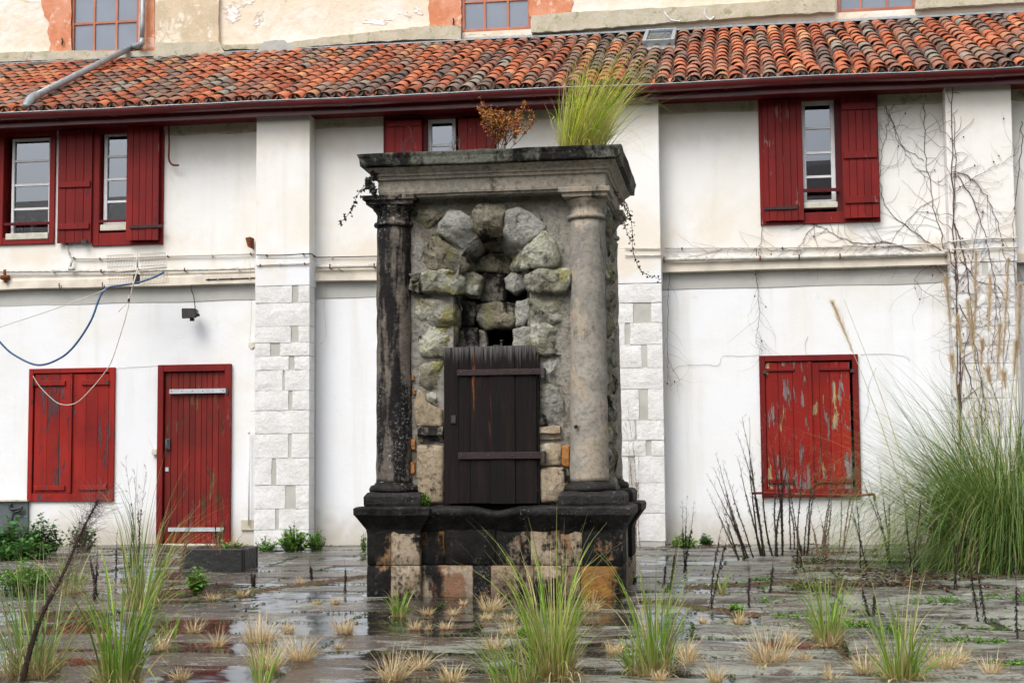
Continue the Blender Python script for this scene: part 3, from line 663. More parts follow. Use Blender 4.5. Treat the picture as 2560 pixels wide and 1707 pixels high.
# H door
r = rect(394, 911, 577, 1362); frame4(r, (.075, .075, .085, 0), -.03, .1, 'door_frame', M['red'], B)
rd = rect(410, 930, 562, 1362); rd = (rd[0], rd[1], .02, rd[3])
dr = boards('door', rd, .015, 10, M['red_door'], label='plank door with worn red paint and two metal strips', gap=.004)
X0, X1, Z0, Z1 = rect(426, 972, 569, 983); MB().box(X0, X1, -.036, .013, Z0, Z1).build('hinge_strip', M['steel'], dr)
for k in range(6):
    xx_ = X0 + .03 + (X1 - X0 - .07) * k / 5; MB().lathe([(.006, 0), (.006, .004)], (0, 0), 8).build('bolt', M['iron'], dr).matrix_local = Matrix.Translation((xx_, -.036, (Z0 + Z1) / 2)) @ Matrix.Rotation(PI / 2, 4, 'X')
MB().box(X1 - .01, X1 + .02, -.045, .0, Z0 - .02, Z1 + .01).build('hinge_pin', M['iron'], dr)
X0, X1, Z0, Z1 = rect(420, 1318, 563, 1328); MB().box(X0, X1, -.0, .013, Z0, Z1).build('hinge_strip', M['steel'], dr)
X0, X1, Z0, Z1 = rect(415, 1096, 425, 1124); h = MB(); h.box(X0, X1, -.01, .013, Z0, Z1); h.tube(spline([((X0 + X1) / 2, -.01, Z1 - .02), ((X0 + X1) / 2, -.05, Z1 - .03), ((X0 + X1) / 2, -.05, Z0 + .03), ((X0 + X1) / 2, -.012, Z0 + .01)]), .012, 8); h.build('door_handle', M['grey'], dr)
X0, X1, Z0, Z1 = rect(413, 1168, 421, 1178); MB().box(X0, X1, .003, .013, Z0, Z1).build('lock_plate', M['steel'], dr)
MB().box(r[0] - .02, r[1] + .02, -.12, .1, -.03, .02).build('door_step', M['cement'], B, bevel=.01)
# I lower right, closed and peeling
r = rect(1901, 887, 2149, 1243); frame4(r, (.065, .065, .07, .10), -.012, .1, 'window_surround', M['red'], B)
rl = rect(1916, 905, 2024, 1222); rr_ = rect(2026, 905, 2128, 1222)
zb1, zb2 = ZP(923, 2020), ZP(1202, 2020)
boards('shutter', rl, .01, 3, M['red_peel'], [(zb1, .035, .0, .68), (zb2, .05, .02, .62)], label='left closed leaf with flaking red paint', gap=.003, batmat=M['red'])
boards('shutter', rr_, .01, 4, M['red_peel'], [(zb1, .035, .25, 1.0), (zb2, .05, .1, .98)], label='right closed leaf flaked to bare grey and yellow wood', gap=.003, batmat=M['red'])
MB().box(px_x(2021, 1000) , px_x(2030, 1000), -.016, .008, rl[2], rl[3]).build('cover_strip', M['red_worn'], B, bevel=.003)
for x_ in (1912, 2130): MB().box(px_x(x_, 930) - .02, px_x(x_, 930) + .02, -.035, .0, zb1 - .045, zb1 - .01).build('hinge_pin', M['iron'], B)
bar = MB(); y_ = -.06
bar.tube(spline([P(1881, 1233, y_), P(1915, 1232, y_), P(2020, 1236, y_), P(2140, 1238, y_), P(2172, 1236, y_), P(2185, 1236, y_), P(2187, 1252, y_)], 3), .016, 6)
bar.build('security_bar', M['red'], B, smooth=True)
# ---------------------------------------------------------------- eaves: gutter, fascia, soffit
gz = ZE - .075
gp = []
for k in range(11):
    a_ = PI + PI * k / 10; gp.append((YE + .075 * math.cos(a_), gz + .075 * math.sin(a_) + .06))
gp = gp + [(y_ * 1.0 - (y_ - YE) * .07, z_ + .004) for y_, z_ in reversed(gp)]
sag = lambda x, y_, z_: (y_ + noise.noise(Vector((x * .8, 0, 7))) * .012, z_ + noise.noise(Vector((x * .6, 0, 0))) * .014 + noise.noise(Vector((x * 2.2, 4, 0))) * .005)
g_ = sweepx(gp, XL, XR, 160, sag).build('gutter', M['gutter'], B, smooth=True, fix=True)
rim = MB(); rim.tube([(x, *sag(x, YE - .078, gz + .064)) for x in np.linspace(XL, XR, 160)], .008, 6); rim.build('gutter_rim', M['zinc'], g_, smooth=True)
for k in range(26):
    x = XL + .4 + k * .74; pts = [(x, *sag(x, YE + .083 * math.cos(a_), gz + .06 + .083 * math.sin(a_))) for a_ in np.linspace(PI, 2 * PI, 9)]
    mb = MB()
    vs = []
    for p in pts: vs += [(p[0] - .012, p[1], p[2]), (p[0] + .012, p[1], p[2])]
    mb.add(vs, [(2 * i, 2 * i + 1, 2 * i + 3, 2 * i + 2) for i in range(8)]); mb.build('gutter_bracket', M['gutter'], g_)
sweepx([(YE + .095, ZE - .155), (YE + .095, ZE + .02), (YE + .125, ZE + .02), (YE + .125, ZE - .155)], XL, XR, 60, lambda x, y_, z_: (y_, z_ + noise.noise(Vector((x * .7, 5, 0))) * .01)).build('fascia_board', M['gutter'], B)
MB().add([(XL, YE + .12, ZE - .10), (XR, YE + .12, ZE - .10), (XR, -.0, ZE + .02), (XL, -.0, ZE + .02)], [(0, 1, 2, 3)]).build('soffit', M['red_dk'], B)
sweepx([(-.30, ZE - .13), (-.30, ZE - .03), (-.03, ZE - .03), (-.03, ZE - .13)], XL, XR, 60, lambda x, y_, z_: (y_, z_ + noise.noise(Vector((x * .5, 8, 0))) * .014)).build('wall_plate', M['red_dk'], B)
sr = sorted([rect(a, 300, b, 400)[:2] for a, b in ((-60, 412), (961, 1242), (1898, 2196))]); ce = [XL] + [e for s_ in sr for e in s_] + [XR]
for i in range(0, len(ce), 2):
    sweepx([(-.04, ZE - .25), (-.04, ZE - .13), (.02, ZE - .13), (.02, ZE - .25)], ce[i], ce[i + 1], 30, lambda x, y_, z_: (y_, z_ + (z_ < ZE - .2) * noise.noise(Vector((x * 1.6, 2, 0))) * .05)).build('cornice_strip', M['cement'], B)
# ---------------------------------------------------------------- roof
OR = Vector((0, YE + .03, ZE + .02)); UV = Vector((0, math.cos(TA), math.sin(TA))); NV = Vector((0, -math.sin(TA), math.cos(TA)))
SL = (YU - YE - .05) / math.cos(TA)
RX0, RX1 = XL, XR
dk = MB(); dk.add([OR + Vector((RX0, 0, 0)) - NV * .03, OR + Vector((RX1, 0, 0)) - NV * .03, OR + Vector((RX1, 0, 0)) + UV * SL - NV * .03, OR + Vector((RX0, 0, 0)) + UV * SL - NV * .03], [(0, 1, 2, 3)])
roof = dk.build('roof', M['dark'], B)
def roof_hit(px, py, off=0.0):
    d = ray(px, py); o_ = OR + NV * off; t = (o_ - CAM).dot(NV) / d.dot(NV); return CAM + d * t
tcols = [(.46, .125, .045), (.40, .10, .035), (.52, .17, .07), (.34, .10, .05), (.50, .20, .11), (.42, .13, .06), (.30, .14, .085), (.24, .135, .09), (.17, .115, .09), (.27, .12, .08),
         (.28, .20, .14), (.15, .105, .085), (.34, .16, .10), (.23, .17, .13), (.24, .14, .11), (.55, .27, .12), (.30, .28, .22)]
def tile_geo(seed, r0=.083, r1=.068, L=.37, th=.013, col=(1, 1, 1), cover=True):
    rr = random.Random(seed); n = 6; vs = []; cs = []
    for (v, r_) in ((0, r0), (.012, r0 + .001), (L * .5, (r0 + r1) / 2), (L, r1)):
        for t_ in (0, th):
            for k in range(n + 1):
                a_ = PI * k / n; rad = r_ - t_
                x = rad * math.cos(a_); w_ = rad * math.sin(a_) * .76
                vs.append((x, v, w_ if cover else -w_)); 
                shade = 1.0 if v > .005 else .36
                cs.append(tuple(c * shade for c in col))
    m = n + 1; fs = []
    for s_ in range(3):
        o0 = s_ * 2 * m; o1 = (s_ + 1) * 2 * m
        for k in range(n):
            fs.append((o0 + k, o0 + k + 1, o1 + k + 1, o1 + k))
            if s_ != 1 or True: fs.append((o0 + m + k + 1, o0 + m + k, o1 + m + k, o1 + m + k + 1))
    for k in range(n): fs.append((k, m + k, m + k + 1, k + 1))
    return vs, fs, cs
TM = []
for k in range(34):
    c_ = tcols[k % len(tcols)]; f_ = random.Random(k).uniform(.85, 1.12)
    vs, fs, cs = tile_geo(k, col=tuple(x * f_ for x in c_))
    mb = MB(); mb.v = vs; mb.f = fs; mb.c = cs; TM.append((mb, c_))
def tmesh(k):
    mb = TM[k][0]; me = bpy.data.meshes.new('roof_tile'); me.from_pydata(mb.v, [], mb.f)
    at = me.color_attributes.new('Col', 'FLOAT_COLOR', 'POINT'); at.data.foreach_set('color', np.array([(*c[:3], 1) for c in mb.c], 'f').ravel())
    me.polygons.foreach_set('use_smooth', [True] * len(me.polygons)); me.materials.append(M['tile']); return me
TME = [tmesh(k) for k in range(34)]
SP, EX = .176, .283
tr_ = random.Random(11); tiles = []
sk = [roof_hit(1606, 122, 0), roof_hit(1686, 122, 0), roof_hit(1640, 92, 0)]
skx0, skx1 = sk[0].x, sk[1].x; skv0 = (sk[0] - OR).dot(UV); skv1 = (sk[2] - OR).dot(UV)
nrow = int(SL / EX)
for i in range(int((RX1 - RX0) / SP)):
    cx0 = RX0 + .1 + i * SP; runl = 0; cur = tr_.randrange(34)
    ph = tr_.uniform(-.02, .02)
    for j in range(nrow + 1):
        if tr_.random() < .62:
            warm = tr_.random() < .60 + .9 * noise.noise(Vector((cx0 * .55, j * .16, 3)))
            cur = tr_.choice([0, 1, 2, 3, 4, 5, 0, 1, 2, 15, 12]) if warm else tr_.choice([6, 7, 8, 9, 10, 11, 13, 14, 16, 8, 12])
            if tr_.random() < .5: cur += 17
        v = j * EX + ph + tr_.uniform(-.012, .012); x = cx0 + tr_.gauss(0, .006) + .02 * math.sin(v * 1.3 + i)
        if v + .33 > SL + .05: continue
        if skx0 - .05 < x < skx1 + .05 and skv0 - .34 < v < skv1: continue
        loc = OR + Vector((x, 0, 0)) + UV * v + NV * (.012 + tr_.uniform(0, .008))
        R_ = Matrix.Rotation(TA - math.radians(1.8) + tr_.gauss(0, .008), 4, 'X') @ Matrix.Rotation(tr_.gauss(0, .035), 4, 'Z')
        s_ = tr_.uniform(.95, 1.06)
        tiles.append((loc, Matrix.Translation(loc) @ R_ @ Matrix.Scale(s_, 4, Vector((1, 0, 0))), cur))
def vis(p):
    q_ = ROT.transposed() @ (p - CAM); return abs(q_.x / -q_.z) < 1290 / FPX and q_.y / -q_.z < 860 / FPX
tiles.sort(key=lambda t: ((t[0] - CAM).length + (0 if vis(t[0]) else 100)))
rest = MB()
for k, (loc, mt, c_) in enumerate(tiles):
    if k < 300:
        o = bpy.data.objects.new('roof_tile', TME[c_]); COL.objects.link(o); o.parent = roof; o.matrix_local = mt
    else:
        mb = TM[c_][0]; k0 = len(rest.v); rest.v += [tuple(mt @ Vector(v)) for v in mb.v]; rest.f += [tuple(a + k0 for a in f) for f in mb.f]; rest.c += mb.c
o = rest.build('roof_tile', M['tile'], roof, smooth=True, fix=False); o['kind'] = 'stuff'
# channel tiles between the covers
pan = MB()
for i in range(int((RX1 - RX0) / SP)):
    cx0 = RX0 + .1 + (i + .5) * SP
    for j in range(nrow + 1):
        v = j * EX - .03; x = cx0 + tr_.gauss(0, .004)
        if v + .3 > SL: continue
        c_ = tr_.choice(tcols[:12]); 
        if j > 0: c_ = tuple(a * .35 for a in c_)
        loc = OR + Vector((x, 0, 0)) + UV * v + NV * (.058)
        vs, fs, cs = tile_geo(0, .078, .085, .34, .012, c_, cover=False)
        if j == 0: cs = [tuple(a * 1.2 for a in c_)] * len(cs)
        R_ = Matrix.Translation(loc) @ Matrix.Rotation(TA, 4, 'X')
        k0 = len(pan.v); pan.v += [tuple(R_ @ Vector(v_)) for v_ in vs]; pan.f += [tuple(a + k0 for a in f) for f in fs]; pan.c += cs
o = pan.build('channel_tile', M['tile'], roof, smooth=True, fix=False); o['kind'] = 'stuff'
# mortar and moss plugs closing the eave tile mouths
pg = MB()
for i in range(int((RX1 - RX0) / SP)):
    x = RX0 + .1 + i * SP; c_ = tr_.choice([(.03, .027, .022), (.05, .04, .03), (.022, .022, .018), (.06, .055, .03)])
    loc = OR + Vector((x, 0, 0)) + UV * (-.022 + tr_.uniform(0, .02)) + NV * .01
    vs = [loc + Vector((math.cos(a_) * .07, 0, math.sin(a_) * .055)) + UV * tr_.uniform(-.01, .01) for a_ in np.linspace(0, PI, 7)] + [loc]
    pg.add(vs, [(k, k + 1, 7) for k in range(6)], c_)
    if tr_.random() < .45:
        l2 = OR + Vector((x + SP / 2, 0, 0)) + NV * -.01 - UV * .03
        mc = tr_.choice([(.10, .13, .02), (.16, .18, .03), (.07, .09, .02)])
        for q_ in range(5):
            p = l2 + Vector((tr_.uniform(-.05, .05), tr_.uniform(-.02, .02), tr_.uniform(-.005, .015)))
            pg.add([p + Vector((.018, 0, 0)), p + Vector((0, -.014, 0)), p + Vector((-.018, 0, 0)), p + Vector((0, .012, 0)), p + Vector((0, 0, .018)), p - Vector((0, 0, .012))], [(0, 1, 4), (1, 2, 4), (2, 3, 4), (3, 0, 4), (1, 0, 5), (2, 1, 5), (3, 2, 5), (0, 3, 5)], mc)
o = pg.build('mortar_plug', M['tile'], roof, fix=True); o['kind'] = 'stuff'
# skylight
sl_c = OR + Vector(((skx0 + skx1) / 2, 0, 0)) + UV * ((skv0 + skv1) / 2) + NV * .08
hw = (skx1 - skx0) / 2; hh = (skv1 - skv0) / 2
slr = Matrix.Translation(sl_c) @ Matrix.Rotation(TA, 4, 'X')
mb = MB(); mb.box(-hw, -hw + .05, -hh, hh, -.08, .03).box(hw - .05, hw, -hh, hh, -.08, .03).box(-hw + .051, hw - .051, -hh, -hh + .05, -.08, .029).box(-hw + .051, hw - .051, hh - .05, hh, -.08, .029)
mb.box(-hw - .06, hw + .06, -hh - .22, -hh - .001, -.075, -.06)
so = mb.build('roof_hatch', M['zinc'], roof, bevel=.004); so.matrix_local = slr
po = MB().box(-hw + .05, hw - .05, -hh + .05, hh - .05, -.01, .0).build('pane', M['glass'], so)
# metal flashing strip on top of roof
sweepx([(YU - .10, 0), (YU - .10, .012), (YU - .02, .06), (YU - .02, .0)], XL, XR, 60, lambda x, y_, z_: (y_, z_ + ZE + .02 + (YU - YE - .12) * TT + .045 + .012 * noise.noise(Vector((x, 0, 0))))).build('flashing', M['zinc'], B)
# ---------------------------------------------------------------- tall rear wall
U = [(178, -160, 348, 133), (1153, -190, 1326, 78), (2090, -230, 2286, 28)]
uh = [rect(*r, YU) for r in U]
ZU0 = ZE + (YU - YE) * TT - .6
tag(wall_sheet(XL - 2, XR + 2, ZU0, ZU0 + 7.5, YU, uh, 'upper_wall', M['cream'], B, .8), 'tall cream plastered wall above the tiles')
MB().box(XL - 2, XR + 2, YU + .12, YU + .3, ZU0, ZU0 + 7.5).build('inner_wall', M['dark'], B)
MB().box(XL - 2, XR + 2, YU - .03, YU - .005, ZU0, P(1280, 98, YU).z - .02).build('painted_shadow', M['dark'], B)  # solid dark strip painting in the shadow below the skirting
def wpoly(pts, y0, y1, name, mat, par=B, jit=3):
    ps = []
    for i in range(len(pts)):
        a, b = pts[i], pts[(i + 1) % len(pts)]; L = math.dist(a, b); n = max(1, int(L / 9))
        for k in range(n):
            u = a[0] + (b[0] - a[0]) * k / n; v = a[1] + (b[1] - a[1]) * k / n
            nn = noise.noise(Vector((u * .06, v * .06, len(pts)))) * jit
            ps.append(XZ(u + nn, v + noise.noise(Vector((v * .07, u * .05, 4))) * jit, y0))
    mb = MB().prism(ps, y0, y1); me_o = mb.build(name, mat, par)
    bm = bmesh.new(); bm.from_mesh(me_o.data); bmesh.ops.triangulate(bm, faces=[f for f in bm.faces if len(f.verts) > 4]); bm.to_mesh(me_o.data); bm.free()
    return me_o
wpoly([(-300, 140), (180, 127), (386, 128), (386, 142), (180, 148), (-300, 166)], YU - .09, YU, 'skirting', M['cement'], jit=2)
wpoly([(388, -60), (547, -60), (546, 108), (388, 112)], YU - .07, YU, 'render_patch', M['cream_dk'], jit=2)
wpoly([(388, 108), (546, 104), (562, 132), (540, 138), (384, 147)], YU - .12, YU, 'skirting', M['cement'], jit=2)
wpoly([(550, 113), (640, 110), (720, 106), (900, 84), (1070, 65), (1152, 66), (1152, 100), (1060, 98), (940, 104), (720, 122), (560, 124)], YU - .09, YU, 'skirting', M['cement'], jit=3)
wpoly([(1328, 40), (1440, 30), (1700, 18), (1900, 5), (2088, -14), (2088, 30), (1900, 40), (1660, 58), (1400, 78), (1328, 82)], YU - .09, YU, 'skirting', M['cement'], jit=3)
wpoly([(2289, 0), (2700, -34), (2700, 0), (2560, 6), (2289, 22)], YU - .09, YU, 'skirting', M['cement'], jit=2)
wpoly([(660, 104), (710, 100), (745, 122), (700, 132), (640, 134)], YU - .13, YU - .085, 'mortar_patch', M['patch'])
wpoly([(94, -120), (178, -120), (178, 133), (120, 132), (126, 108), (118, 82), (122, 60), (104, 20)], YU - .015, YU, 'orange_render', M['orange'], jit=4)
wpoly([(348, -120), (386, -120), (386, 132), (348, 132)], YU - .016, YU, 'orange_render', M['orange'], jit=2)
wpoly([(1070, -120), (1153, -120), (1153, 68), (1075, 66), (1072, 30)], YU - .015, YU, 'orange_render', M['orange'], jit=3)
wpoly([(1326, -120), (1440, -120), (1430, 30), (1380, 40), (1326, 44)], YU - .015, YU, 'orange_render', M['orange'], jit=6)
wpoly([(2040, -60), (2090, -60), (2090, 6), (2046, 2)], YU - .015, YU, 'orange_render', M['orange'], jit=3)
for (r0, vx, rw, lb) in ((U[0], (234, 290), (60, -20), 'upper window with pale panes by the drainpipe'), (U[1], (1211, 1269), (5, -70), 'upper window in orange render above the well'), (U[2], (2152, 2218), (-40, -110), 'upper window cut off by the photo top')):
    r = rect(*r0, YU)
    window(r, [P(r0[0], y_, YU).z for y_ in rw], 3, YU + .05, .045, .016, glass='frost', mat='orange_wood', vb=[P(x_, 20, YU).x for x_ in vx], label=lb)
for pts in ([(1660, 28), (1668, 40), (1680, 50), (1700, 52)], [(1764, 20), (1763, 36), (1775, 48), (1786, 40)]):
    MB().tube(spline([P(a, b + 2, YU - .095) for a, b in pts], 4), .012, 4).build('filler_streak', M['white_crack'], B)
for (a, b) in ((155, 105), (1133, 55)):
    MB().tube([P(a, b - 8, YU - .03), P(a + 1, b, YU - .06), P(a, b + 8, YU - .03)], .012, 5).build('shutter_catch', M['iron'], B)
# ================================================================ WELL HEAD
YF = G(1236, 1493).y
W_ = empty('stone_well_head', 'old stone well head with columns, heavy cornice and a black plank door', 'well', None, (P(1236, 1493, YF).x, YF + .7, 0))
WL = W_.location.copy()
def wp(o):                       # parent keeping world coordinates
    o.parent = W_; o.matrix_parent_inverse = Matrix.Translation(-WL); return o
zf = lambda y_, x_=1236, Y_=None: P(x_, y_, YF if Y_ is None else Y_).z
xf = lambda x_, y_=1000, Y_=None: P(x_, y_, YF if Y_ is None else Y_).x
DW = 1.46                         # depth of the well head
x0, x1 = xf(918, 1400), xf(1556, 1400)
xl1, xr0 = xf(1050, 1400), xf(1402, 1400)
ZL0, ZL1, ZL2 = zf(1324), zf(1286), zf(1265)
pw = xl1 - x0; pwr = x1 - xr0
corners = [(x0, xl1, YF, YF + pw), (xr0, x1, YF, YF + pwr), (x0, xl1, YF + DW - pw, YF + DW), (xr0, x1, YF + DW - pwr, YF + DW)]
ws = random.Random(5)
def wblock(X0, X1, Y0, Y1, Z0, Z1, mat, seg=.07, jit=.004, name='stone_block'):
    """block with worn arrises and uneven faces"""
    bm = bmesh.new(); bmesh.ops.create_cube(bm, size=1)
    sx, sy, sz = X1 - X0, Y1 - Y0, Z1 - Z0
    for v in bm.verts: v.co = Vector(((v.co.x + .5) * sx + X0, (v.co.y + .5) * sy + Y0, (v.co.z + .5) * sz + Z0))
    bmesh.ops.bevel(bm, geom=list(bm.edges), offset=min(.005, sx * .2, sy * .2, sz * .2), segments=1, affect='EDGES')
    n = 2 if max(sx, sz) > .2 else 1
    bmesh.ops.subdivide_edges(bm, edges=[e for e in bm.edges if e.calc_length() > .09], cuts=n, use_grid_fill=True)
    for v in bm.verts: v.co += noise.noise_vector(v.co * 9) * jit
    me = bpy.data.meshes.new(name); bm.to_mesh(me); bm.free(); me.polygons.foreach_set('use_smooth', [True] * len(me.polygons)); me.materials.append(mat)
    o = bpy.data.objects.new(name, me); COL.objects.link(o); return wp(o)
# core of the base
zj = zf(1413)
cb = MB()
cb.box(x0 + .03, x1 - .03, YF + .075, YF + DW - .03, -.05, ZL1 - .03)
wp(cb.build('base_core', M['mort_w']))
pf = YF
# left pedestal: two courses
def X(px): return xf(px, 1400)
zm = ZL0 + .01
B4 = 'bs_black'; BM_ = 'bs_mix'; BB = 'bs_brown'; BT = 'bs_tan'; BO = 'bs_ochre'
for (a, b, z0, z1, mt, dy) in [
    (918, 977, zj, zm, B4, 0), (979, 1049, zj, zm, BM_, 0), (918, 976, -.03, zj - .004, B4, 0), (978, 1049, -.03, zj - .004, BM_, 0),
    (1052, 1107, zj, zm, BO, .055), (1110, 1236, zj, zm, B4, .05), (1239, 1322, zj, zm, B4, .055), (1325, 1400, zj, zm, BM_, .052),
    (1052, 1178, -.03, zj - .004, BT, .052), (1181, 1222, -.03, zj - .004, B4, .056), (1225, 1330, -.03, zj - .004, BB, .05), (1333, 1400, -.03, zj - .004, BM_, .054),
    (1403, 1455, zj, zm, BM_, 0), (1458, 1556, zj, zm, B4, .0), (1403, 1450, -.03, zj - .004, BB, 0), (1453, 1556, -.03, zj - .004, BO, 0)]:
    side = a < 930 or b > 1550
    wblock(X(a) - .003, X(b) + .002, pf + dy, pf + dy + (pw if side else .12), z0, z1, M[mt])
# right flank and rear
for (ya, yb_) in ((pwr + .004, .72), (.725, DW - pwr - .004), (DW - pwr, DW)):
    d = 0 if yb_ > DW - .01 else .05
    wblock(x1 - .3 - d, x1 - d, YF + ya, YF + yb_, zj, zm, M[B4]); wblock(x1 - .3 - d, x1 - d, YF + ya, YF + yb_, -.03, zj - .004, M[BM_])
    wblock(x0 + d, x0 + .3 + d, YF + ya, YF + yb_, -.03, zm, M[B4])
wblock(x0 + .31, x1 - .31, YF + DW - .2, YF + DW, -.03, zm, M[B4])
# ledge: corner caps and worn kerb between them
for i, (a, b, c_, d_) in enumerate(corners):
    prof = [(0, ZL0 - .03), (.006, ZL0), (.075, ZL1 - .012), (.085, ZL1), (.086, ZL2 - .015), (.072, ZL2), (-.04, ZL2 + .002)]
    wp(ringmold(prof, a, b, c_, d_, .05, .007).build('ledge_cap', M['wet_black'], smooth=False))
dipc, dipw = xf(1236, 1270), (xf(1300, 1270) - xf(1172, 1270)) / 2
def dip(x): 
    t = abs(x - dipc) / dipw; return .032 * (1 - t * t) ** 2 if t < 1 else 0
def kerb(x, y_, z_):
    q_ = Vector((x * 6, y_ * 6, z_ * 6)); k = dip(x) * (1 if z_ > ZL1 + .01 else .55 if z_ > ZL1 - .02 else 0)
    return y_ + noise.noise(q_) * .008 - k * .5, z_ - k + noise.noise(q_ + Vector((3, 3, 3))) * .008
for (a, b) in ((xl1, xf(1232, 1270)), (xf(1233.5, 1270), xr0)):
    wp(sweepx([(YF + .06, ZL0 - .02), (YF + .045, ZL0), (YF - .012, ZL1 - .01), (YF - .022, ZL1), (YF - .02, ZL2 - .02), (YF - .005, ZL2 - .004), (YF + .10, ZL2), (YF + .34, ZL2), (YF + .34, ZL0)], a - .01, b, 26, kerb).build('kerb_stone', M['wet_black'], smooth=True))
# flank and rear kerbs
for (a, b, c_, d_) in ((x1 - .30, x1 + .03, YF + pwr - .02, YF + DW - pwr + .02), (x0 - .03, x0 + .3, YF + pw - .02, YF + DW - pw + .02), (x0 + .2, x1 - .2, YF + DW - .25, YF + DW + .03)):
    wp(ringmold([(-.06, ZL0 - .02), (0, ZL1), (0, ZL2 - .015), (-.015, ZL2)], a, b, c_, d_, .1, .006).build('kerb_stone', M['wet_black'], smooth=False))
wblock(x0 + .3, x1 - .3, YF + .345, YF + DW - .25, ZL0, ZL2 - .07, M['dark'], name='well_cover')  # near-black colour paints in the shade of the gap under the door
# plinths, column bases, shafts, capitals
ZP1 = zf(1229)
cz_top = {'l': zf(490), 'r': zf(468)}
def column(cx, cy, r0, r1, zt, bmat, mat, a_top, zb=ZP1, capmat=None):
    s = (r0 + r1) / 2
    cap = a_top - .068
    wp(MB().lathe([(r0 * 1.34, zb - .002), (r0 * 1.38, zb + .02), (r0 * 1.30, zb + .045), (r0 * 1.10, zb + .055), (r0 * 1.08, zb + .066), (r0 * 1.0, zb + .072)], (cx, cy), 40, .004).build('column_base', bmat, smooth=True))
    n = 26; za, zbk = zb + .074, cap - .155
    prof = [(r0 * 1.03, za), (r0, za + .03)] + [(r0 + (r1 - r0) * (k / n) + .0025 * math.sin(k * 2.1), za + .04 + (zbk - za - .04) * k / n) for k in range(n + 1)]
    sh_ = wp(MB().lathe(prof, (cx, cy), 40, .006).build('column_shaft', mat, smooth=True))
    capmat = capmat or mat
    k = r1
    wp(MB().lathe([(k * 1.02, zbk + .002), (k * 1.13, zbk + .006), (k * 1.17, zbk + .018), (k * 1.13, zbk + .034), (k * 1.0, zbk + .040), (k * .98, zbk + .10), (k * 1.04, zbk + .106), (k * 1.05, zbk + .115), (k * 1.20, zbk + .135), (k * 1.25, zbk + .15), (k * 1.2, zbk + .157)], (cx, cy), 40, .003).build('column_capital', capmat, smooth=True))
    e = k * 1.34
    wp(ringmold([(-.02, cap), (0, cap + .004), (.004, cap + .03), (.022, cap + .036), (.026, cap + .066), (.02, cap + .07)], cx - e, cx + e, cy - e, cy + e, .06, .003).build('abacus', capmat))
yc = YF + .19
cxl, cxr = P(986, 900, yc).x, P(1472, 1000, yc).x
fpx = (P(1290, 900, yc).x - P(1190, 900, yc).x) / 100
column(cxl, yc, 45.5 * fpx, 43.5 * fpx, 0, M['wet_black'], M['st_black'], zf(488, 975))
column(cxr, yc, 47.5 * fpx, 40.5 * fpx, 0, M['wet_black'], M['st_pale'], zf(467, 1460))
column(cxr + .02, YF + DW - .19, 47 * fpx, 41 * fpx, 0, M['wet_black'], M['st_pale'], zf(467, 1460))
column(cxl, YF + DW - .19, 45 * fpx, 42 * fpx, 0, M['wet_black'], M['st_black'], zf(488, 975))
for i, (a, b, c_, d_) in enumerate(corners):
    o = ringmold([(.012, ZL2 - .01), (.018, ZL2 + .02), (.018, ZP1 - .035), (-.002, ZP1 - .006), (-.03, ZP1)], a, b, c_, d_, .05, .009)
    wp(o.build('plinth', M['wet_black'], smooth=False))
# entablature: one mitred moulding round all four sides
ex0, ex1 = P(946, 450, YF + .03).x, P(1513, 450, YF + .03).x
ey0, ey1 = YF + .03, YF + DW - .03
za_ = (zf(486, 950) + zf(468, 1513)) / 2; zz = lambda a, b: (zf(a, 960) + zf(b, 1500)) / 2
tilt = 0.0
wp(ringmold([(-.02, za_ + .0), (-.004, za_ + .004), (0, zz(478, 462)), (.001, zz(462, 441)), (.0, zz(455, 436)), (.004, zz(452, 432)), (.018, zz(450, 430)), (.021, zz(446, 425)), (.022, zz(444, 423)), (.034, zz(442, 421)), (.038, zz(438, 415)), (.055, zz(433, 409)), (.075, zz(427, 405)), (.082, zz(423, 402))],
     ex0, ex1, ey0, ey1, .12, .003).build('entablature', M['st_ent'], smooth=False))
wp(ringmold([(.05, zz(423, 402) + .002), (.115, zz(419, 401)), (.118, zz(416, 399)), (.122, zz(400, 384)), (.132, zz(392, 376)), (.134, zz(388, 372)), (.12, zz(387, 370.5)), (-.2, zz(386, 369.5)), (-.5, zz(385, 369))], ex0, ex1, ey0, ey1, .10, .006).build('cornice', M['st_corona'], smooth=False))
ZTOPW = zz(386, 369.5)
# architrave soffit and solid top
wblock(ex0 + .02, ex1 - .02, ey0 + .02, ey1 - .02, za_ - .02, za_ + .02, M['mort_w'], name='soffit_slab')
# ---------------------------------------------------------------- niche wall
YW = YF + .18
z1_ = lambda p, Y_=None: XZ(880 + p[0] / 2.904, 340 + p[1] / 2.904, YW if Y_ is None else Y_)
z2_ = lambda p, Y_=None: XZ(880 + p[0] / 2.904, 800 + p[1] / 2.904, YW if Y_ is None else Y_)
nb = ZL2 - .01
pl_ = [z1_((735, 1568)), z1_((735, 1150)), z1_((800, 1000)), z1_((820, 880)), z1_((880, 790)), z1_((950, 750)), z1_((1080, 750)), z1_((1150, 800)), z1_((1200, 870)), z1_((1220, 1000)), z1_((1290, 1100)), z1_((1290, 1568))]
pc_ = z1_((1010, 1010)); pl_ = [pl_[0], pl_[1]] + [(pc_[0] + (p[0] - pc_[0]) * 1.13, pc_[1] + (p[1] - pc_[1]) * 1.13) for p in pl_[2:10]] + pl_[10:]
wall = [(pl_[0][0], nb)] + pl_[1:-1] + [(pl_[-1][0], nb), (x1 - .16, nb), (x1 - .16, za_), (x0 + .16, za_), (x0 + .16, nb)]
mo = MB().prism(wall, YW, YW + .40).build('niche_wall', M['mort_w'])
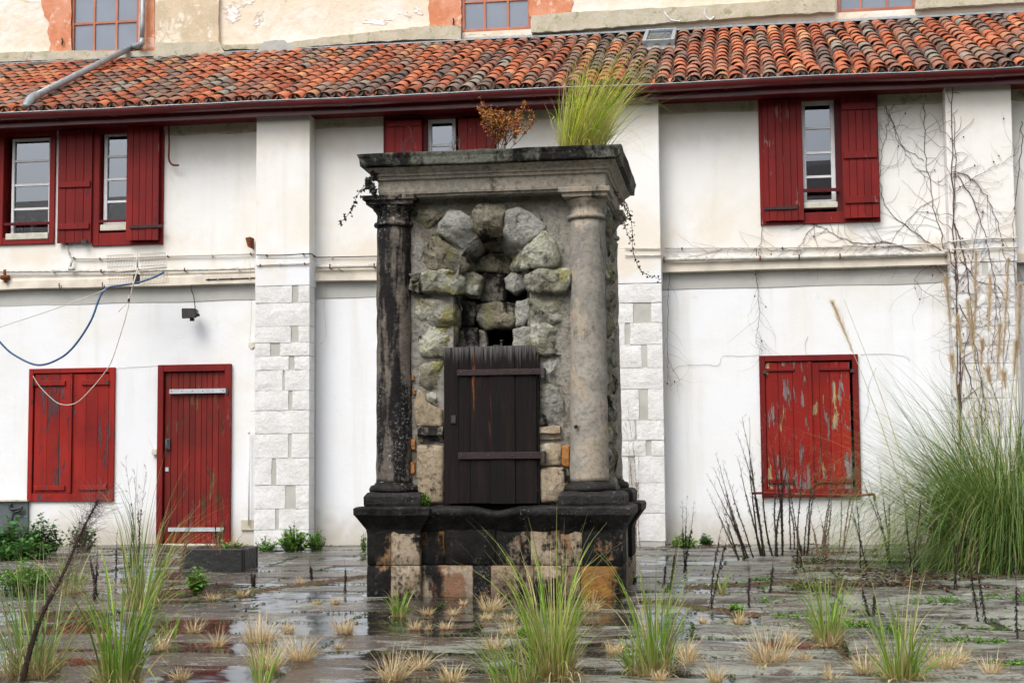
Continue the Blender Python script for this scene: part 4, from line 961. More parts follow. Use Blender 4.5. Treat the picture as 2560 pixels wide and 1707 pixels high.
bm = bmesh.new(); bm.from_mesh(mo.data); bmesh.ops.triangulate(bm, faces=[f for f in bm.faces if len(f.verts) > 4]); bm.to_mesh(mo.data); bm.free(); wp(mo)
ZC1 = za_ - .01
wblock(x1 - .20, x1 - .13, YW + .1, YF + DW - .23, nb, ZC1, M['mort_w'], name='flank_wall')
wblock(x0 + .13, x0 + .20, YW + .1, YF + DW - .23, nb, ZC1, M['mort_w'], name='flank_wall')
wblock(x0 + .13, x1 - .13, YF + DW - .30, YF + DW - .23, nb, ZC1, M['mort_w'], name='rear_wall')
# back of the niche, with the dark draw opening
YB = YW + .30
ol, orr = z1_((975, 0), YB)[0], z1_((1158, 0), YB)[0]; oz1 = z1_((0, 1400), YB)[1]; oz0 = z1_((0, 1700), YB)[1]
nl, nr = pl_[0][0] - .12, pl_[-1][0] + .12
mb = MB(); mb.box(nl, ol, YB, YB + .06, nb, za_ - .2).box(orr, nr, YB, YB + .06, nb, za_ - .2).box(ol, orr, YB + .001, YB + .06, oz1, za_ - .2).box(ol, orr, YB + .001, YB + .06, nb, oz0)
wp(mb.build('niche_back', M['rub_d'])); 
def R1(pts, f, b, mat, back=None, bulge=.03, seed=0, rough=.012, zf_=z1_, n=24, edge=.9):
    ps = [zf_(p, YF + f) for p in pts]
    bk = (zf_(back[0], YF + b), back[1]) if back else None
    if mat[:3] == 'rub':
        mx_ = sum(p[0] for p in ps) / len(ps); mz_ = sum(p[1] for p in ps) / len(ps); k_ = 1.09 if back else 1.13; ps = [(mx_ + (a - mx_) * k_, mz_ + (c - mz_) * (k_ - .02)) for a, c in ps]
        bulge *= .45
    if mat[:3] == 'rub' and not back and f < .17: f += .018; edge = .97
    o = rock('rubble_stone', ps, YF + f, YF + b, M[mat], None, bk, bulge, rough, n, seed, edge); return wp(o)
CC = (1010, 985)
# rough lining of the niche: from the arched edge back to the rear face
nh = len(pl_); hx = sum(p[0] for p in pl_) / nh; ring = resample(pl_ + [pl_[-1]], 60) if False else pl_
def dens_(pts, k=5): return [(pts[i][0] + (pts[i + 1][0] - pts[i][0]) * j / k, pts[i][1] + (pts[i + 1][1] - pts[i][1]) * j / k) for i in range(len(pts) - 1) for j in range(k)] + [pts[-1]]
pp = dens_(pl_); cX = (pl_[0][0] + pl_[-1][0]) / 2; cZ = z1_((1010, 1080))[1]; vs = []; K = 7
for j in range(K + 1):
    t = j / K
    for (x_, z_) in pp:
        sx_ = 1.02 - .26 * t; sz_ = 1 + ((.02 - .36 * t) if z_ > cZ else 0); p = Vector((cX + (x_ - cX) * sx_, YW + .055 + (YB - YW - .03) * t, cZ + (z_ - cZ) * sz_)); vs.append(p + noise.noise_vector(p * 8) * .04 + noise.noise_vector(p * 24) * .016)
m_ = len(pp); wp(MB().add(vs, [(j * m_ + i, j * m_ + i + 1, (j + 1) * m_ + i + 1, (j + 1) * m_ + i) for j in range(K) for i in range(m_ - 1)]).build('niche_lining', M['rub_a'], smooth=True))
R1([(450, 560), (520, 492), (610, 478), (705, 510), (690, 560), (600, 622), (530, 672), (475, 668), (445, 615)], .15, .3, 'rub_c', None, .05, 1)
R1([(608, 690), (640, 625), (705, 545), (795, 545), (848, 580), (878, 650), (905, 722), (870, 770), (800, 812), (700, 765)], .11, .50, 'rub_b', (CC, .52), .05, 2, n=28)
R1([(850, 565), (905, 490), (1030, 478), (1088, 478), (1112, 520), (1100, 620), (1084, 685), (920, 712), (870, 645)], .10, .50, 'rub_c', (CC, .52), .05, 3, n=28)
R1([(1090, 690), (1108, 600), (1125, 540), (1210, 520), (1300, 560), (1385, 655), (1310, 735), (1250, 795), (1170, 770)], .11, .50, 'rub_b', (CC, .52), .05, 4, n=28)
R1([(1310, 745), (1390, 668), (1452, 760), (1505, 900), (1490, 952), (1330, 962), (1230, 972), (1195, 905), (1250, 815)], .12, .50, 'rub_a', (CC, .50), .04, 5, n=28)
R1([(492, 965), (508, 830), (590, 715), (640, 740), (720, 800), (790, 870), (800, 930), (760, 975), (620, 975)], .12, .50, 'rub_c', (CC, .50), .045, 6, n=28)
R1([(443, 775), (500, 755), (522, 795), (495, 905), (450, 900)], .16, .3, 'rub_b', None, .02, 7)
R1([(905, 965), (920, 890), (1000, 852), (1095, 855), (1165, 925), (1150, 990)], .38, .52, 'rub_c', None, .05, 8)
R1([(428, 1040), (500, 988), (680, 980), (775, 1000), (785, 1060), (750, 1125), (600, 1135), (490, 1120), (430, 1095)], .09, .34, 'rub_a', None, .055, 9, .016, n=30)
R1([(420, 1005), (490, 985), (500, 1030), (440, 1060)], .08, .2, 'rub_d', None, .02, 10)
R1([(775, 1005), (880, 1000), (935, 1030), (930, 1110), (900, 1160), (760, 1130)], .28, .50, 'rub_a', None, .02, 11)
R1([(1255, 1010), (1330, 965), (1450, 958), (1548, 962), (1572, 1000), (1560, 1075), (1530, 1125), (1380, 1130), (1285, 1115), (1250, 1060)], .09, .34, 'rub_a', None, .055, 12, .016, n=30)
R1([(1110, 1030), (1150, 1000), (1262, 1005), (1262, 1095), (1180, 1140), (1120, 1110)], .28, .50, 'rub_b', None, .02, 13)
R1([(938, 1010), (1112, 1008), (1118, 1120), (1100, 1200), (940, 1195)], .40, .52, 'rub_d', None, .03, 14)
R1([(470, 1190), (580, 1180), (705, 1178), (722, 1220), (716, 1370), (600, 1376), (468, 1360)], .13, .32, 'rub_a', None, .045, 15, .016)
R1([(484, 1385), (600, 1378), (722, 1378), (720, 1480), (700, 1620), (640, 1600), (510, 1605), (488, 1500)], .13, .32, 'rub_a', None, .05, 16, .016)
R1([(480, 300), (560, 285), (655, 288), (662, 490), (560, 500), (490, 470), (476, 380)], .14, .32, 'rub_a', None, .05, 17, .016, z2_)
R1([(522, 505), (600, 500), (665, 512), (660, 600), (590, 618), (545, 600)], .14, .32, 'rub_a', None, .045, 18, .016, z2_)
R1([(722, 1140), (770, 1160), (765, 1370), (722, 1380)], .24, .5, 'rub_c', None, .02, 19)
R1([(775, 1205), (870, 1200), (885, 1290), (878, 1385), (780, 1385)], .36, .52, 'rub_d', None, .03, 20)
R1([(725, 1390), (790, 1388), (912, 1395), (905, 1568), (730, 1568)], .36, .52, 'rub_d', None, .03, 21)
R1([(900, 1232), (1060, 1205), (1185, 1230), (1190, 1330), (1150, 1392), (960, 1395), (905, 1330)], .38, .52, 'rub_c', None, .03, 22)
R1([(905, 1400), (972, 1420), (975, 1568), (915, 1568)], .42, .52, 'mort_w', None, .01, 23)
R1([(1195, 1200), (1282, 1185), (1285, 1330), (1240, 1385), (1190, 1380)], .33, .52, 'rub_b', None, .03, 24)
R1([(1165, 1410), (1235, 1395), (1290, 1400), (1292, 1575), (1175, 1575)], .30, .60, 'rub_b', None, .03, 25)
R1([(1290, 1175), (1400, 1165), (1520, 1168), (1528, 1260), (1515, 1355), (1400, 1355), (1292, 1362)], .13, .34, 'rub_a', None, .045, 26, .016)
R1([(1290, 1370), (1400, 1362), (1525, 1365), (1548, 1470), (1530, 1570), (1400, 1590), (1295, 1580)], .13, .34, 'rub_a', None, .05, 27, .02)
R1([(1525, 1150), (1575, 1140), (1578, 1280), (1530, 1290)], .2, .34, 'mort_w', None, .01, 28)
R1([(1350, 280), (1440, 268), (1520, 280), (1540, 380), (1500, 480), (1400, 480), (1360, 400)], .14, .34, 'rub_b', None, .05, 29, .018, z2_)
R1([(1345, 500), (1420, 488), (1500, 495), (1530, 560), (1525, 700), (1490, 760), (1400, 765), (1352, 700)], .14, .34, 'rub_b', None, .05, 30, .018, z2_)
R1([(1350, 640), (1400, 700), (1415, 765), (1350, 770)], .12, .34, 'rub_d', None, .02, 31, .01, z2_)
# left plaster patch, cheek blocks, corbels
R1([(470, 500), (520, 520), (545, 600), (600, 625), (660, 640), (660, 775), (455, 775), (450, 600)], .150, .34, 'tan', None, .006, 32, .005, z2_, edge=.97)
R1([(465, 905), (560, 900), (664, 905), (666, 1330), (560, 1332), (480, 1330), (470, 1120)], .145, .34, 'tan', None, .008, 33, .006, z2_, n=30, edge=.96)
R1([(1350, 905), (1450, 885), (1520, 905), (1522, 1050), (1440, 1060), (1352, 1060)], .145, .34, 'tan', None, .008, 34, .006, z2_, edge=.96)
R1([(1362, 1085), (1450, 1058), (1560, 1075), (1588, 1150), (1560, 1240), (1500, 1300), (1490, 1335), (1364, 1332)], .135, .34, 'tan', None, .02, 35, .008, z2_, n=28, edge=.92)
for p_ in ([(1524, 905), (1582, 910), (1582, 1075), (1524, 1060)], [(432, 865), (468, 865), (468, 945), (440, 945)], [(422, 1030), (462, 1028), (464, 1115), (428, 1125)], [(440, 400), (458, 400), (458, 440), (442, 440)], [(448, 500), (466, 505), (470, 540), (452, 540)]):
    a = [z2_(p, YF + .2) for p in p_]; wp(rock('brick', a, YF + .155, YF + .3, M['orangebrick'], None, None, .002, .003, 16, 40, .96))
for (a, b, mt) in ((470, 655, 'st_black'), (1350, 1508, 'tan')):
    X0, zt = z2_((a, 775 if a < 900 else 768), YF + .1); X1, zb = z2_((b, 880 if a < 900 else 862), YF + .1)
    h = zt - zb
    wp(sweepx([(YF + .13, zt - .01), (YF + .12, zt - h * .55), (YF + .15, zt - h * .72), (YF + .155, zb), (YF + .32, zb), (YF + .32, zt), (YF + .15, zt)], X0, X1, 8, lambda x, y_, z_: (y_ + noise.noise(Vector((x * 20, y_ * 20, z_ * 20))) * .008, z_ + noise.noise(Vector((x * 18, 4, z_ * 18))) * .006)).build('corbel', M[mt], smooth=False))
# rough stones on the right flank (seen almost edge on) and left flank
for sgn in (1, -1):
    for k in range(22):
        row = k // 2; zlo = nb + .03 + row * (ZC1 - nb - .05) / 11; zhi = zlo + (ZC1 - nb - .05) / 11 - .015
        s0 = YF + .36 + (k % 2) * .38; s1 = s0 + .36
        pts = [(s0, zlo + .02), (s0 + .1, zlo), (s1 - .05, zlo), (s1, zlo + .04), (s1 - .01, zhi), (s0 + .15, zhi + .01), (s0 + .01, zhi - .02)]
        if sgn < 0: pts = [(-p[0], p[1]) for p in pts]
        xx_ = x1 - .116 if sgn > 0 else x0 + .116
        o = rock('rubble_stone', pts, -xx_ * sgn if sgn > 0 else xx_, (-xx_ if sgn > 0 else xx_) + .1, M['rub_a' if k % 3 else 'rub_c'], None, None, .022, .02, 20, 50 + k)
        R_ = Matrix.Rotation(PI / 2 * sgn, 4, 'Z')
        for v in o.data.vertices: v.co = R_ @ v.co
        wp(o)
wblock(P(1105, 1000, YF + .15).x, P(1345, 1000, YF + .15).x, YF + .16, YF + .20, ZL2 - .08, ZL2 + .10, M['dark'], name='gap_shade_board')  # added board; its near-black colour paints the shade under the door
# ---------------------------------------------------------------- plank door of the well
YD = YF + .085
dx = lambda v: 880 + v / 2.904
dz_ = lambda v, x_=1225: P(x_, 800 + v / 2.904, YD).z
DT = MB()
X0, X1 = P(1109, 1000, YD).x, P(1341, 1000, YD).x
zb = ZL2 + .012; zt0, zt1 = P(1112, 869, YD).z, P(1338, 862, YD).z
DR = wp(MB().box(X0 + .02, X1 - .02, YD + .026, YD + .046, zb + .02, min(zt0, zt1) - .02).build('well_door', M['plank']))
DR['label'] = 'black weathered plank door of the well, greyed and splintered along its top'
seams = [P(v, 1000, YD).x for v in (1109, 1146, 1174.5, 1224, 1287, 1341)]
def kid(o, p):
    o.parent = p; return o
for k in range(5):
    a, b = seams[k] + .0015, seams[k + 1] - .0015; n = 10; vs = []; fs = []
    ztop = zt0 + (zt1 - zt0) * (k + .5) / 5
    dy = ws.uniform(-.004, .004); zlow = zb + ws.uniform(0, .01)
    for side in (0, 1):
        for j in range(n + 1):
            z = zlow + (ztop - zlow) * j / n
            for i in range(5):
                x = a + (b - a) * i / 4; yy = YD + dy + noise.noise(Vector((x * 30, 0, z * 3))) * .004 + (.004 if i in (0, 4) else 0) if side == 0 else YD + .025
                zz_ = z + (noise.noise(Vector((x * 60, 1, 1))) * .003 if j == n else 0)
                vs.append((x, yy, zz_))
    S = (n + 1) * 5
    for side in (0, 1):
        for j in range(n):
            for i in range(4): fs.append((side * S + j * 5 + i, side * S + j * 5 + i + 1, side * S + (j + 1) * 5 + i + 1, side * S + (j + 1) * 5 + i))
    for j in range(n):
        for i in (0, 4): fs.append((j * 5 + i, (j + 1) * 5 + i, S + (j + 1) * 5 + i, S + j * 5 + i))
    for j in (0, n):
        for i in range(4): fs.append((j * 5 + i, j * 5 + i + 1, S + j * 5 + i + 1, S + j * 5 + i))
    kid(MB().add(vs, fs).build('plank', M['plank'], smooth=False), DR)
for (ya, yb_, xa, xb) in ((923, 938, 1143, 1358), (1130, 1147, 1146, 1359)):
    X_0, X_1 = P(xa, ya, YD).x, P(xb, ya, YD).x; Z1_, Z0_ = P(1240, ya, YD).z, P(1240, yb_, YD).z
    st = kid(MB().box(X_0, X_1, YD - .016, YD - .006, Z0_, Z1_).build('strap_hinge', M['ironbar'], bevel=.003), DR)
    for t in (.05, .36, .64, .86):
        c_ = Vector((X_0 + (X_1 - X_0) * t, YD - .017, (Z0_ + Z1_) / 2)); kid(MB().add([c_ + Vector((.008 * math.cos(q_), -.0 if r_ else 0, .008 * math.sin(q_))) for r_ in (0,) for q_ in np.linspace(0, 2 * PI, 9)[:-1]] + [c_ + Vector((0, -.006, 0))], [(i, (i + 1) % 8, 8) for i in range(8)]).build('rivet', M['iron']), DR)
    kid(MB().box(X_1 - .012, X_1 + .012, YD - .03, YD + .07, Z0_ - .03, Z1_ + .006).build('hinge_pin', M['iron'], bevel=.003), DR)
kid(MB().box(P(1128, 1040, YD).x, P(1140, 1040, YD).x, YD - .012, YD + .002, P(1134, 1058, YD).z, P(1134, 1038, YD).z).build('lock_plate', M['iron'], bevel=.002), DR)
wp(MB().box(P(1341, 1000, YD).x + .004, P(1346, 1000, YD).x, YD + .02, YD + .12, zb, zt1 - .05).build('door_jamb', M['plank']))
# iron pulley fitting just above the door
pt = MB(); pc = z1_((1085, 1500), YF + .3)
pt.tube([(pc[0], YF + .3, pc[1] - .05), (pc[0], YF + .3, pc[1] + .012)], .008, 8); pt.tube([(pc[0], YF + .3, pc[1] + .004), (pc[0], YF + .3, pc[1] + .022)], .013, 8)
q0 = z1_((1028, 1520), YF + .3); pt.tube([(q0[0], YF + .3, q0[1] - .02), (q0[0], YF + .3, q0[1]), (pc[0], YF + .3, q0[1])], .004, 6)
wp(pt.build('winch_fitting', M['iron'], smooth=True))
# rust ring hole on the right column
c_ = P(1440, 1067, yc - 49 * fpx * .95)
o = MB().lathe([(.001, .0), (.012, .002), (.016, .012), (.011, .016), (.008, .004)], (0, 0), 12).build('iron_stub', M['iron'], smooth=True)
for v in o.data.vertices: v.co = (Matrix.Translation(c_ + Vector((0, .01, 0))) @ Matrix.Rotation(PI / 2, 4, 'X')) @ v.co
wp(o)
# ================================================================ PLANTS
def grass(name, base, n, h, spread, lean=(0, 0), bend=1.0, wid=.004, cols=None, seed=0, rad=.05, tilt=.35, mat='grass', seg=7, hvar=.35, dryfrac=.25, basecol=(.42, .32, .14), tip=(.50, .42, .22), droop=1.0, dens=.55):
    """one tussock: curved tapering ribbons"""
    r = np.random.RandomState(seed); cols = np.array(cols or [(.08, .17, .02), (.15, .24, .03), (.25, .30, .06)])
    az = r.uniform(0, 2 * PI, n); rb = rad * np.sqrt(r.uniform(0, 1, n))
    bx = np.cos(az + r.normal(0, .5, n)) * rb; by = np.sin(az + r.normal(0, .5, n)) * rb
    n = int(n * dens); lf_ = r.uniform(0, 1, n); short = r.uniform(0, 1, n) < hvar + .22
    L = h * np.where(short, .28 + .42 * lf_, .62 + .42 * lf_ ** 1.6)
    az = az[:n]; bx = bx[:n]; by = by[:n]
    th0 = np.abs(r.normal(0, tilt, n)) * np.where(short, 1.25, .75) + .02; bd = bend * np.abs(r.normal(.5, .55, n)) * droop * np.where(short, 1.5, 1.0)
    t = np.linspace(0, 1, seg + 1)
    dirx = np.cos(az)[:, None]; diry = np.sin(az)[:, None]
    th = th0[:, None] + bd[:, None] * (t ** 2.0)[None, :] * 1.6
    dl = L[:, None] / seg
    hx = np.cumsum(np.concatenate([np.zeros((n, 1)), (np.sin(th[:, 1:]) * dl)], 1), 1) * spread
    hz = np.cumsum(np.concatenate([np.zeros((n, 1)), (np.cos(th[:, 1:]) * dl)], 1), 1)
    ln = (t ** 1.7)[None, :] * L[:, None]
    Xc = bx[:, None] + dirx * hx + lean[0] * ln; Yc = by[:, None] + diry * hx + lean[1] * ln; Zc = hz
    wdt = wid * 1.3 * r.uniform(.5, 1.3, n)[:, None] * (1 - t ** 1.6 * .9)[None, :]
    wa = az + PI / 2 + r.normal(0, .8, n); wxx = np.cos(wa)[:, None] * wdt; wyy = np.sin(wa)[:, None] * wdt
    A = np.stack([Xc - wxx, Yc - wyy, Zc], -1); Bv = np.stack([Xc + wxx, Yc + wyy, Zc], -1)
    V = np.stack([A, Bv], 2).reshape(-1, 3) + np.array(base)[None, :]
    ci = cols[r.randint(0, len(cols), n)] * r.uniform(.6, 1.35, n)[:, None]
    dry = r.uniform(0, 1, n) < dryfrac; ci[dry] = np.array(tip) * r.uniform(.7, 1.2, dry.sum())[:, None]
    tb = np.clip(1 - t * 4, 0, 1)[None, :, None]; tt = np.clip((t - .72) * 2.2, 0, .8)[None, :, None]
    C = ci[:, None, :] * (1 - tb) + np.array(basecol)[None, None] * tb; C = C * (1 - tt) + np.array(tip)[None, None] * tt
    C = np.repeat(C, 2, axis=1).reshape(-1, 3)
    k = np.arange(n)[:, None] * (seg + 1) * 2 + np.arange(seg)[None, :] * 2
    F = np.stack([k, k + 1, k + 3, k + 2], -1).reshape(-1, 4)
    me = bpy.data.meshes.new(name); me.vertices.add(len(V)); me.vertices.foreach_set('co', V.astype('f').ravel())
    me.loops.add(F.size); me.loops.foreach_set('vertex_index', F.astype('i').ravel())
    me.polygons.add(len(F)); me.polygons.foreach_set('loop_start', np.arange(0, F.size, 4, dtype='i')); me.polygons.foreach_set('use_smooth', np.ones(len(F), bool))
    me.update(calc_edges=True)
    at = me.color_attributes.new('Col', 'FLOAT_COLOR', 'POINT'); at.data.foreach_set('color', np.concatenate([C, np.ones((len(C), 1))], 1).astype('f').ravel())
    me.materials.append(M[mat]); o = bpy.data.objects.new(name, me); COL.objects.link(o); return o
def at_base(o, b):           # move origin to the base
    o.data.transform(Matrix.Translation(-Vector(b))); o.location = b; return o
def hpx(b, dy): return dy * ((Vector(b) - CAM).length) / FPX     # pixel height -> metres at that place
FRESH = [(.10, .22, .02), (.17, .32, .03), (.28, .40, .06), (.22, .34, .05)]
PALE = [(.22, .34, .07), (.32, .42, .10), (.15, .28, .06)]
tufts = [ # px, py, height px, n, lean, cols, rad, tilt, label
 ((300, 1735), 410, 300, (.10, 0), FRESH, .07, .21, 'tallest bright green grass tussock, cut off by the photo bottom on the left'),
 ((356, 1522), 330, 220, (.16, 0), PALE, .09, .34, 'yellow-green tussock behind the tallest one, in front of the red plank door'),
 ((77, 1690), 310, 300, (-.02, 0), [(.14, .27, .08), (.20, .30, .08), (.30, .36, .10)], .11, .42, 'wide arching tussock with straw-coloured base at the far left'),
 ((1381, 1700), 385, 400, (-.05, 0), [(.26, .42, .05), (.36, .48, .08), (.20, .36, .04), (.46, .44, .14)], .085, .18, 'lush lime-green tussock in front of the right half of the well'),
 ((1638, 1688), 320, 220, (.02, 0), [(.24, .40, .05), (.32, .46, .08), (.18, .32, .05)], .06, .25, 'lime-green tussock just right of the well, near the photo bottom'),
 ((2069, 1612), 260, 190, (.01, 0), [(.26, .40, .06), (.20, .34, .05)], .06, .28, 'slender tussock with curled pale blades below the peeling shutters'),
 ((2253, 1706), 250, 240, (.02, 0), FRESH, .07, .4, 'fan-shaped green tussock at the bottom right, spreading wide'),
 ((998, 1540), 85, 130, (.02, 0), FRESH, .04, .45, 'small green tuft at the foot of the well base, left side'),
 ((1803, 1487), 95, 60, (.05, 0), PALE, .025, .3, 'little pale green tuft among black stems right of the well'),
 ((1285, 1712), 170, 150, (-.30, 0), FRESH, .09, .45, 'low green blades leaning left beside the lush lime-green tussock'),
 ((1583, 1687), 150, 70, (-.02, 0), FRESH, .03, .25, 'short upright tuft touching the left side of the lime-green tussock'),
 ((655, 1722), 150, 45, (.03, 0), FRESH, .06, .25, 'few thin green blades rising from the photo bottom below the straw patch'),
 ((168, 1480), 150, 160, (.0, 0), PALE, .12, .4, 'loose pale green grass patch between the dead black stem and the door tussock'),
 ((425, 1596), 70, 50, (.1, 0), FRESH, .03, .3, 'small green tuft right of the tallest tussock')]
for k, (p, hp, n, ln, cs, rd_, tl, lb) in enumerate(tufts):
    b = G(*p); h = hpx(b, hp)
    o = at_base(grass('grass_tussock', b, n, h * 1.10, 1.0, ln, .75, .0030, cs, 100 + k, rd_, tl, hvar=.3, dryfrac=.16), b)
    tag(o, lb, 'grass tussock', 'green grass tussocks in the paving joints')
    if hp > 200:      # dead curled blades round the foot, a part of its own
        c = grass('dry_blade', b, int(n * .8), h * .42, 1.0, (0, 0), 2.2, .0028, [(.62, .54, .30), (.50, .38, .17), (.34, .22, .10)], 300 + k, rd_ * 1.25, .85, dryfrac=.4)
        c.data.transform(Matrix.Translation(-b)); c.parent = o; c['kind'] = 'stuff'
# straw tufts
S = [(484,1582,38,50,'straw tuft right of the tallest tussock, by the red reflections'),(547,1616,45,40,'thin straw tuft left of the big straw patch'),(650,1604,60,120,'broad upright straw patch left of the well, upper one'),
 (720,1578,28,45,'low straw tuft right behind the broad upright patch'),(668,1672,62,130,'long straw patch nearest the photo bottom left, left half'),(752,1650,66,110,'long straw patch nearest the photo bottom left, right half'),
 (861,1581,42,95,'straw tuft left of the dark wet reflection of the well'),(402,1624,42,45,'straw tuft hugging the foot of the tallest tussock'),(846,1620,14,25,'tiny straw tuft below the one left of the well reflection'),
 (605,1490,22,45,'straw tuft left of the dark trough front, by the mossy joint'),(532,1499,20,55,'flat straw tuft left of the mossy joint'),(792,1511,14,35,'tiny tan tuft in the smooth slabs left of the well'),
 (838,1509,22,35,'small tan tuft nearest the left corner of the well base'),(452,1698,30,60,'straw tuft at the photo bottom beside the tallest tussock'),(750,1459,17,40,'small tuft in the joint right of the trough'),
 (256,1608,30,40,'dull tuft between the two big left tussocks'),(1159,1511,14,35,'tiny tuft touching the foot of the well base'),(1228,1524,40,100,'straw tuft against the middle of the well base'),
 (1132,1537,20,38,'orange-tinged tuft in the dark reflection, upper middle'),(1067,1536,20,48,'orange-tinged tuft beside the small green tuft'),(1216,1547,20,42,'low tuft just below the one at the middle of the well base'),
 (1274,1549,20,50,'low tuft left of the lush tussock, upper one'),(1037,1574,28,42,'spiky orange tuft in the dark reflection, left'),(1115,1572,22,48,'spiky orange tuft in the dark reflection, right'),
 (1274,1583,28,65,'straw tuft left of the lush tussock, middle one'),(1236,1622,40,65,'straw tuft with green blades left of the lush tussock, lowest one'),(1071,1574,16,25,'smallest tuft between the two spiky orange ones'),
 (983,1698,62,110,'airy straw patch at the photo bottom under the well'),(1048,1673,52,60,'leaning straw tuft at the right of the airy patch'),(1128,1704,42,100,'brownish straw patch at the very bottom under the door'),
 (1538,1631,30,65,'straw tuft between the two lime-green tussocks'),(1714,1643,44,65,'straw tuft right of the lime-green tussock'),(1480,1528,36,70,'pale tuft under the right corner of the well base'),
 (1846,1562,42,40,'short tuft with a dark root right of the well, alone'),(1758,1558,24,30,'small reddish tuft by the foot of a black stem'),(1926,1660,92,150,'tall bushy straw tuft at the bottom right of centre'),
 (1974,1612,40,50,'smaller straw tuft touching the back of the tall bushy one'),(2010,1654,34,35,'thin straw tuft right of the tall bushy one'),(2165,1689,62,80,'straw tuft left of the fan-shaped green tussock'),
 (2356,1673,70,120,'airy straw tuft right of the fan-shaped green tussock'),(2399,1658,40,50,'straw tuft farthest right of the airy one'),(1790,1704,46,60,'straw tuft at the photo bottom right of the lime-green tussock'),
 (2077,1706,42,50,'straw tuft at the photo bottom under the slender tussock'),(1985,1685,22,30,'low straw tuft in front of the tall bushy one'),(1721,1662,44,60,'straw tuft left of the photo-bottom one, greyish'),
 (1905,1683,22,35,'reddish low tuft at the foot of the tall bushy one'),(2069,1615,46,60,'straw collar round the foot of the slender tussock'),(2480,1690,50,60,'straw tuft at the bottom right corner'),(1650,1702,30,60,'litter-like straw tuft below the lime-green tussock')]
for k, (px, py, hp, wp_, lb) in enumerate(S):
    b = G(px, py); h = hpx(b, hp) * 1.25; rw = hpx(b, wp_) / 2
    warm = (.40, .20, .07) if 'orange' in lb or 'reddish' in lb or hp < 24 else (.50, .36, .17)
    o = at_base(grass('straw_tuft', b, int(60 + wp_ * 2.6), h * 1.2, 1.2, (.05, 0), .5, .0018, [(.66, .52, .30), (.56, .40, .20), (.72, .60, .38)], 500 + k, rw * .5, .62, seg=4, hvar=.45, dryfrac=.3, basecol=warm, tip=(.66, .54, .34)), b)
    tag(o, lb, 'dry grass tuft', 'small straw tufts in the paving joints')
# ---------------------------------------------------------------- well-top planting
YT = YF + .42
b = P(1452, 372, YT); b.z = ZTOPW - .01
o = at_base(grass('grass_clump', b, 1300, .98, .85, (.34, 0), .75, .0026, [(.44, .56, .05), (.54, .60, .09), (.30, .46, .04), (.60, .48, .09)], 900, .15, .22, hvar=.28, dryfrac=.15, tip=(.60, .55, .28)), b)
tag(o, 'tall wind-bent yellow-green grass growing on top of the well', 'grass clump')
c = grass('dry_blade', b + Vector((.12, 0, 0)), 70, .62, 1.5, (.30, -.05), 2.6, .0018, [(.62, .55, .32)], 901, .08, .6, dryfrac=.6); c.data.transform(Matrix.Translation(-b)); c.parent = o
def shrubby(name, b, h, w_, nst, seed, leafcol, twigcol, leafn=5, leafsz=.012, up=.8):
    r = random.Random(seed); tw = MB(); lf = MB(); tw.col = twigcol
    def branch(p, d, L, rad, lev):
        pts = [p]; n = 5
        for i in range(n):
            d = (d + Vector((r.gauss(0, .16), r.gauss(0, .16), r.gauss(.05, .1)))).normalized(); p = p + d * L / n; pts.append(p)
            if lev < 2 and i > 0 and r.random() < .8:
                a = (d + Vector((r.gauss(0, .6), r.gauss(0, .6), r.gauss(.2, .3)))).normalized(); branch(p, a, L * r.uniform(.35, .65), rad * .6, lev + 1)
            if lev > 0:
                for q_ in range(r.randint(0, leafn)):
                    ld = Vector((r.gauss(0, 1), r.gauss(0, 1), r.gauss(.3, .7))).normalized(); u = ld.orthogonal().normalized() * leafsz * .4
                    s_ = leafsz * r.uniform(.7, 1.5); c_ = r.choice(leafcol)
                    lf.add([p, p + ld * s_ * .5 + u, p + ld * s_, p + ld * s_ * .5 - u], [(0, 1, 2, 3)], tuple(x * r.uniform(.7, 1.2) for x in c_))
        tw.tube(pts, [rad * (1 - .12 * i) for i in range(len(pts))], 4, cap=False)
    for k in range(nst):
        a = r.uniform(0, 2 * PI); s = r.uniform(0, 1) * w_
        branch(Vector(b) + Vector((math.cos(a) * .03, math.sin(a) * .03, 0)), Vector((math.cos(a) * s, math.sin(a) * s, up)).normalized(), h * r.uniform(.6, 1.0), .0035, 0)
    o = empty(name, None, None, None, b); t_ = tw.build('twig', M['twig'], fix=False); t_.data.transform(Matrix.Translation(-Vector(b))); t_.parent = o
    if lf.v: l_ = lf.build('leaf', M['leaf'], fix=False); l_['kind'] = 'stuff'; l_.data.transform(Matrix.Translation(-Vector(b))); l_.parent = o
    return o
b = P(1238, 378, YF + .3); b.z = ZTOPW - .01
o = shrubby('autumn_shrub', b, .36, .72, 14, 3, [(.50, .22, .04), (.34, .08, .03), (.60, .36, .07), (.20, .05, .03)], (.07, .04, .035), 5, .017)
tag(o, 'small shrub with rusty orange and maroon leaves on top of the well', 'shrub')
b = P(1018, 384, YF + .25); b.z = ZTOPW - .01
tag(shrubby('bare_twig', b, .18, .5, 4, 8, [(.15, .06, .05)], (.09, .06, .06), 1, .006), 'thin bare reddish twigs on the left half of the well top', 'twig')
b = P(1140, 384, YF + .25); b.z = ZTOPW - .01
tag(shrubby('bare_twig', b, .17, .5, 3, 9, [(.12, .05, .05)], (.07, .05, .05), 1, .005), 'sparse dark twigs beside the rusty stone on the well top', 'twig')
X0, zt = XZ(1078, 371, YF + .2); X1, _ = XZ(1128, 384, YF + .2)
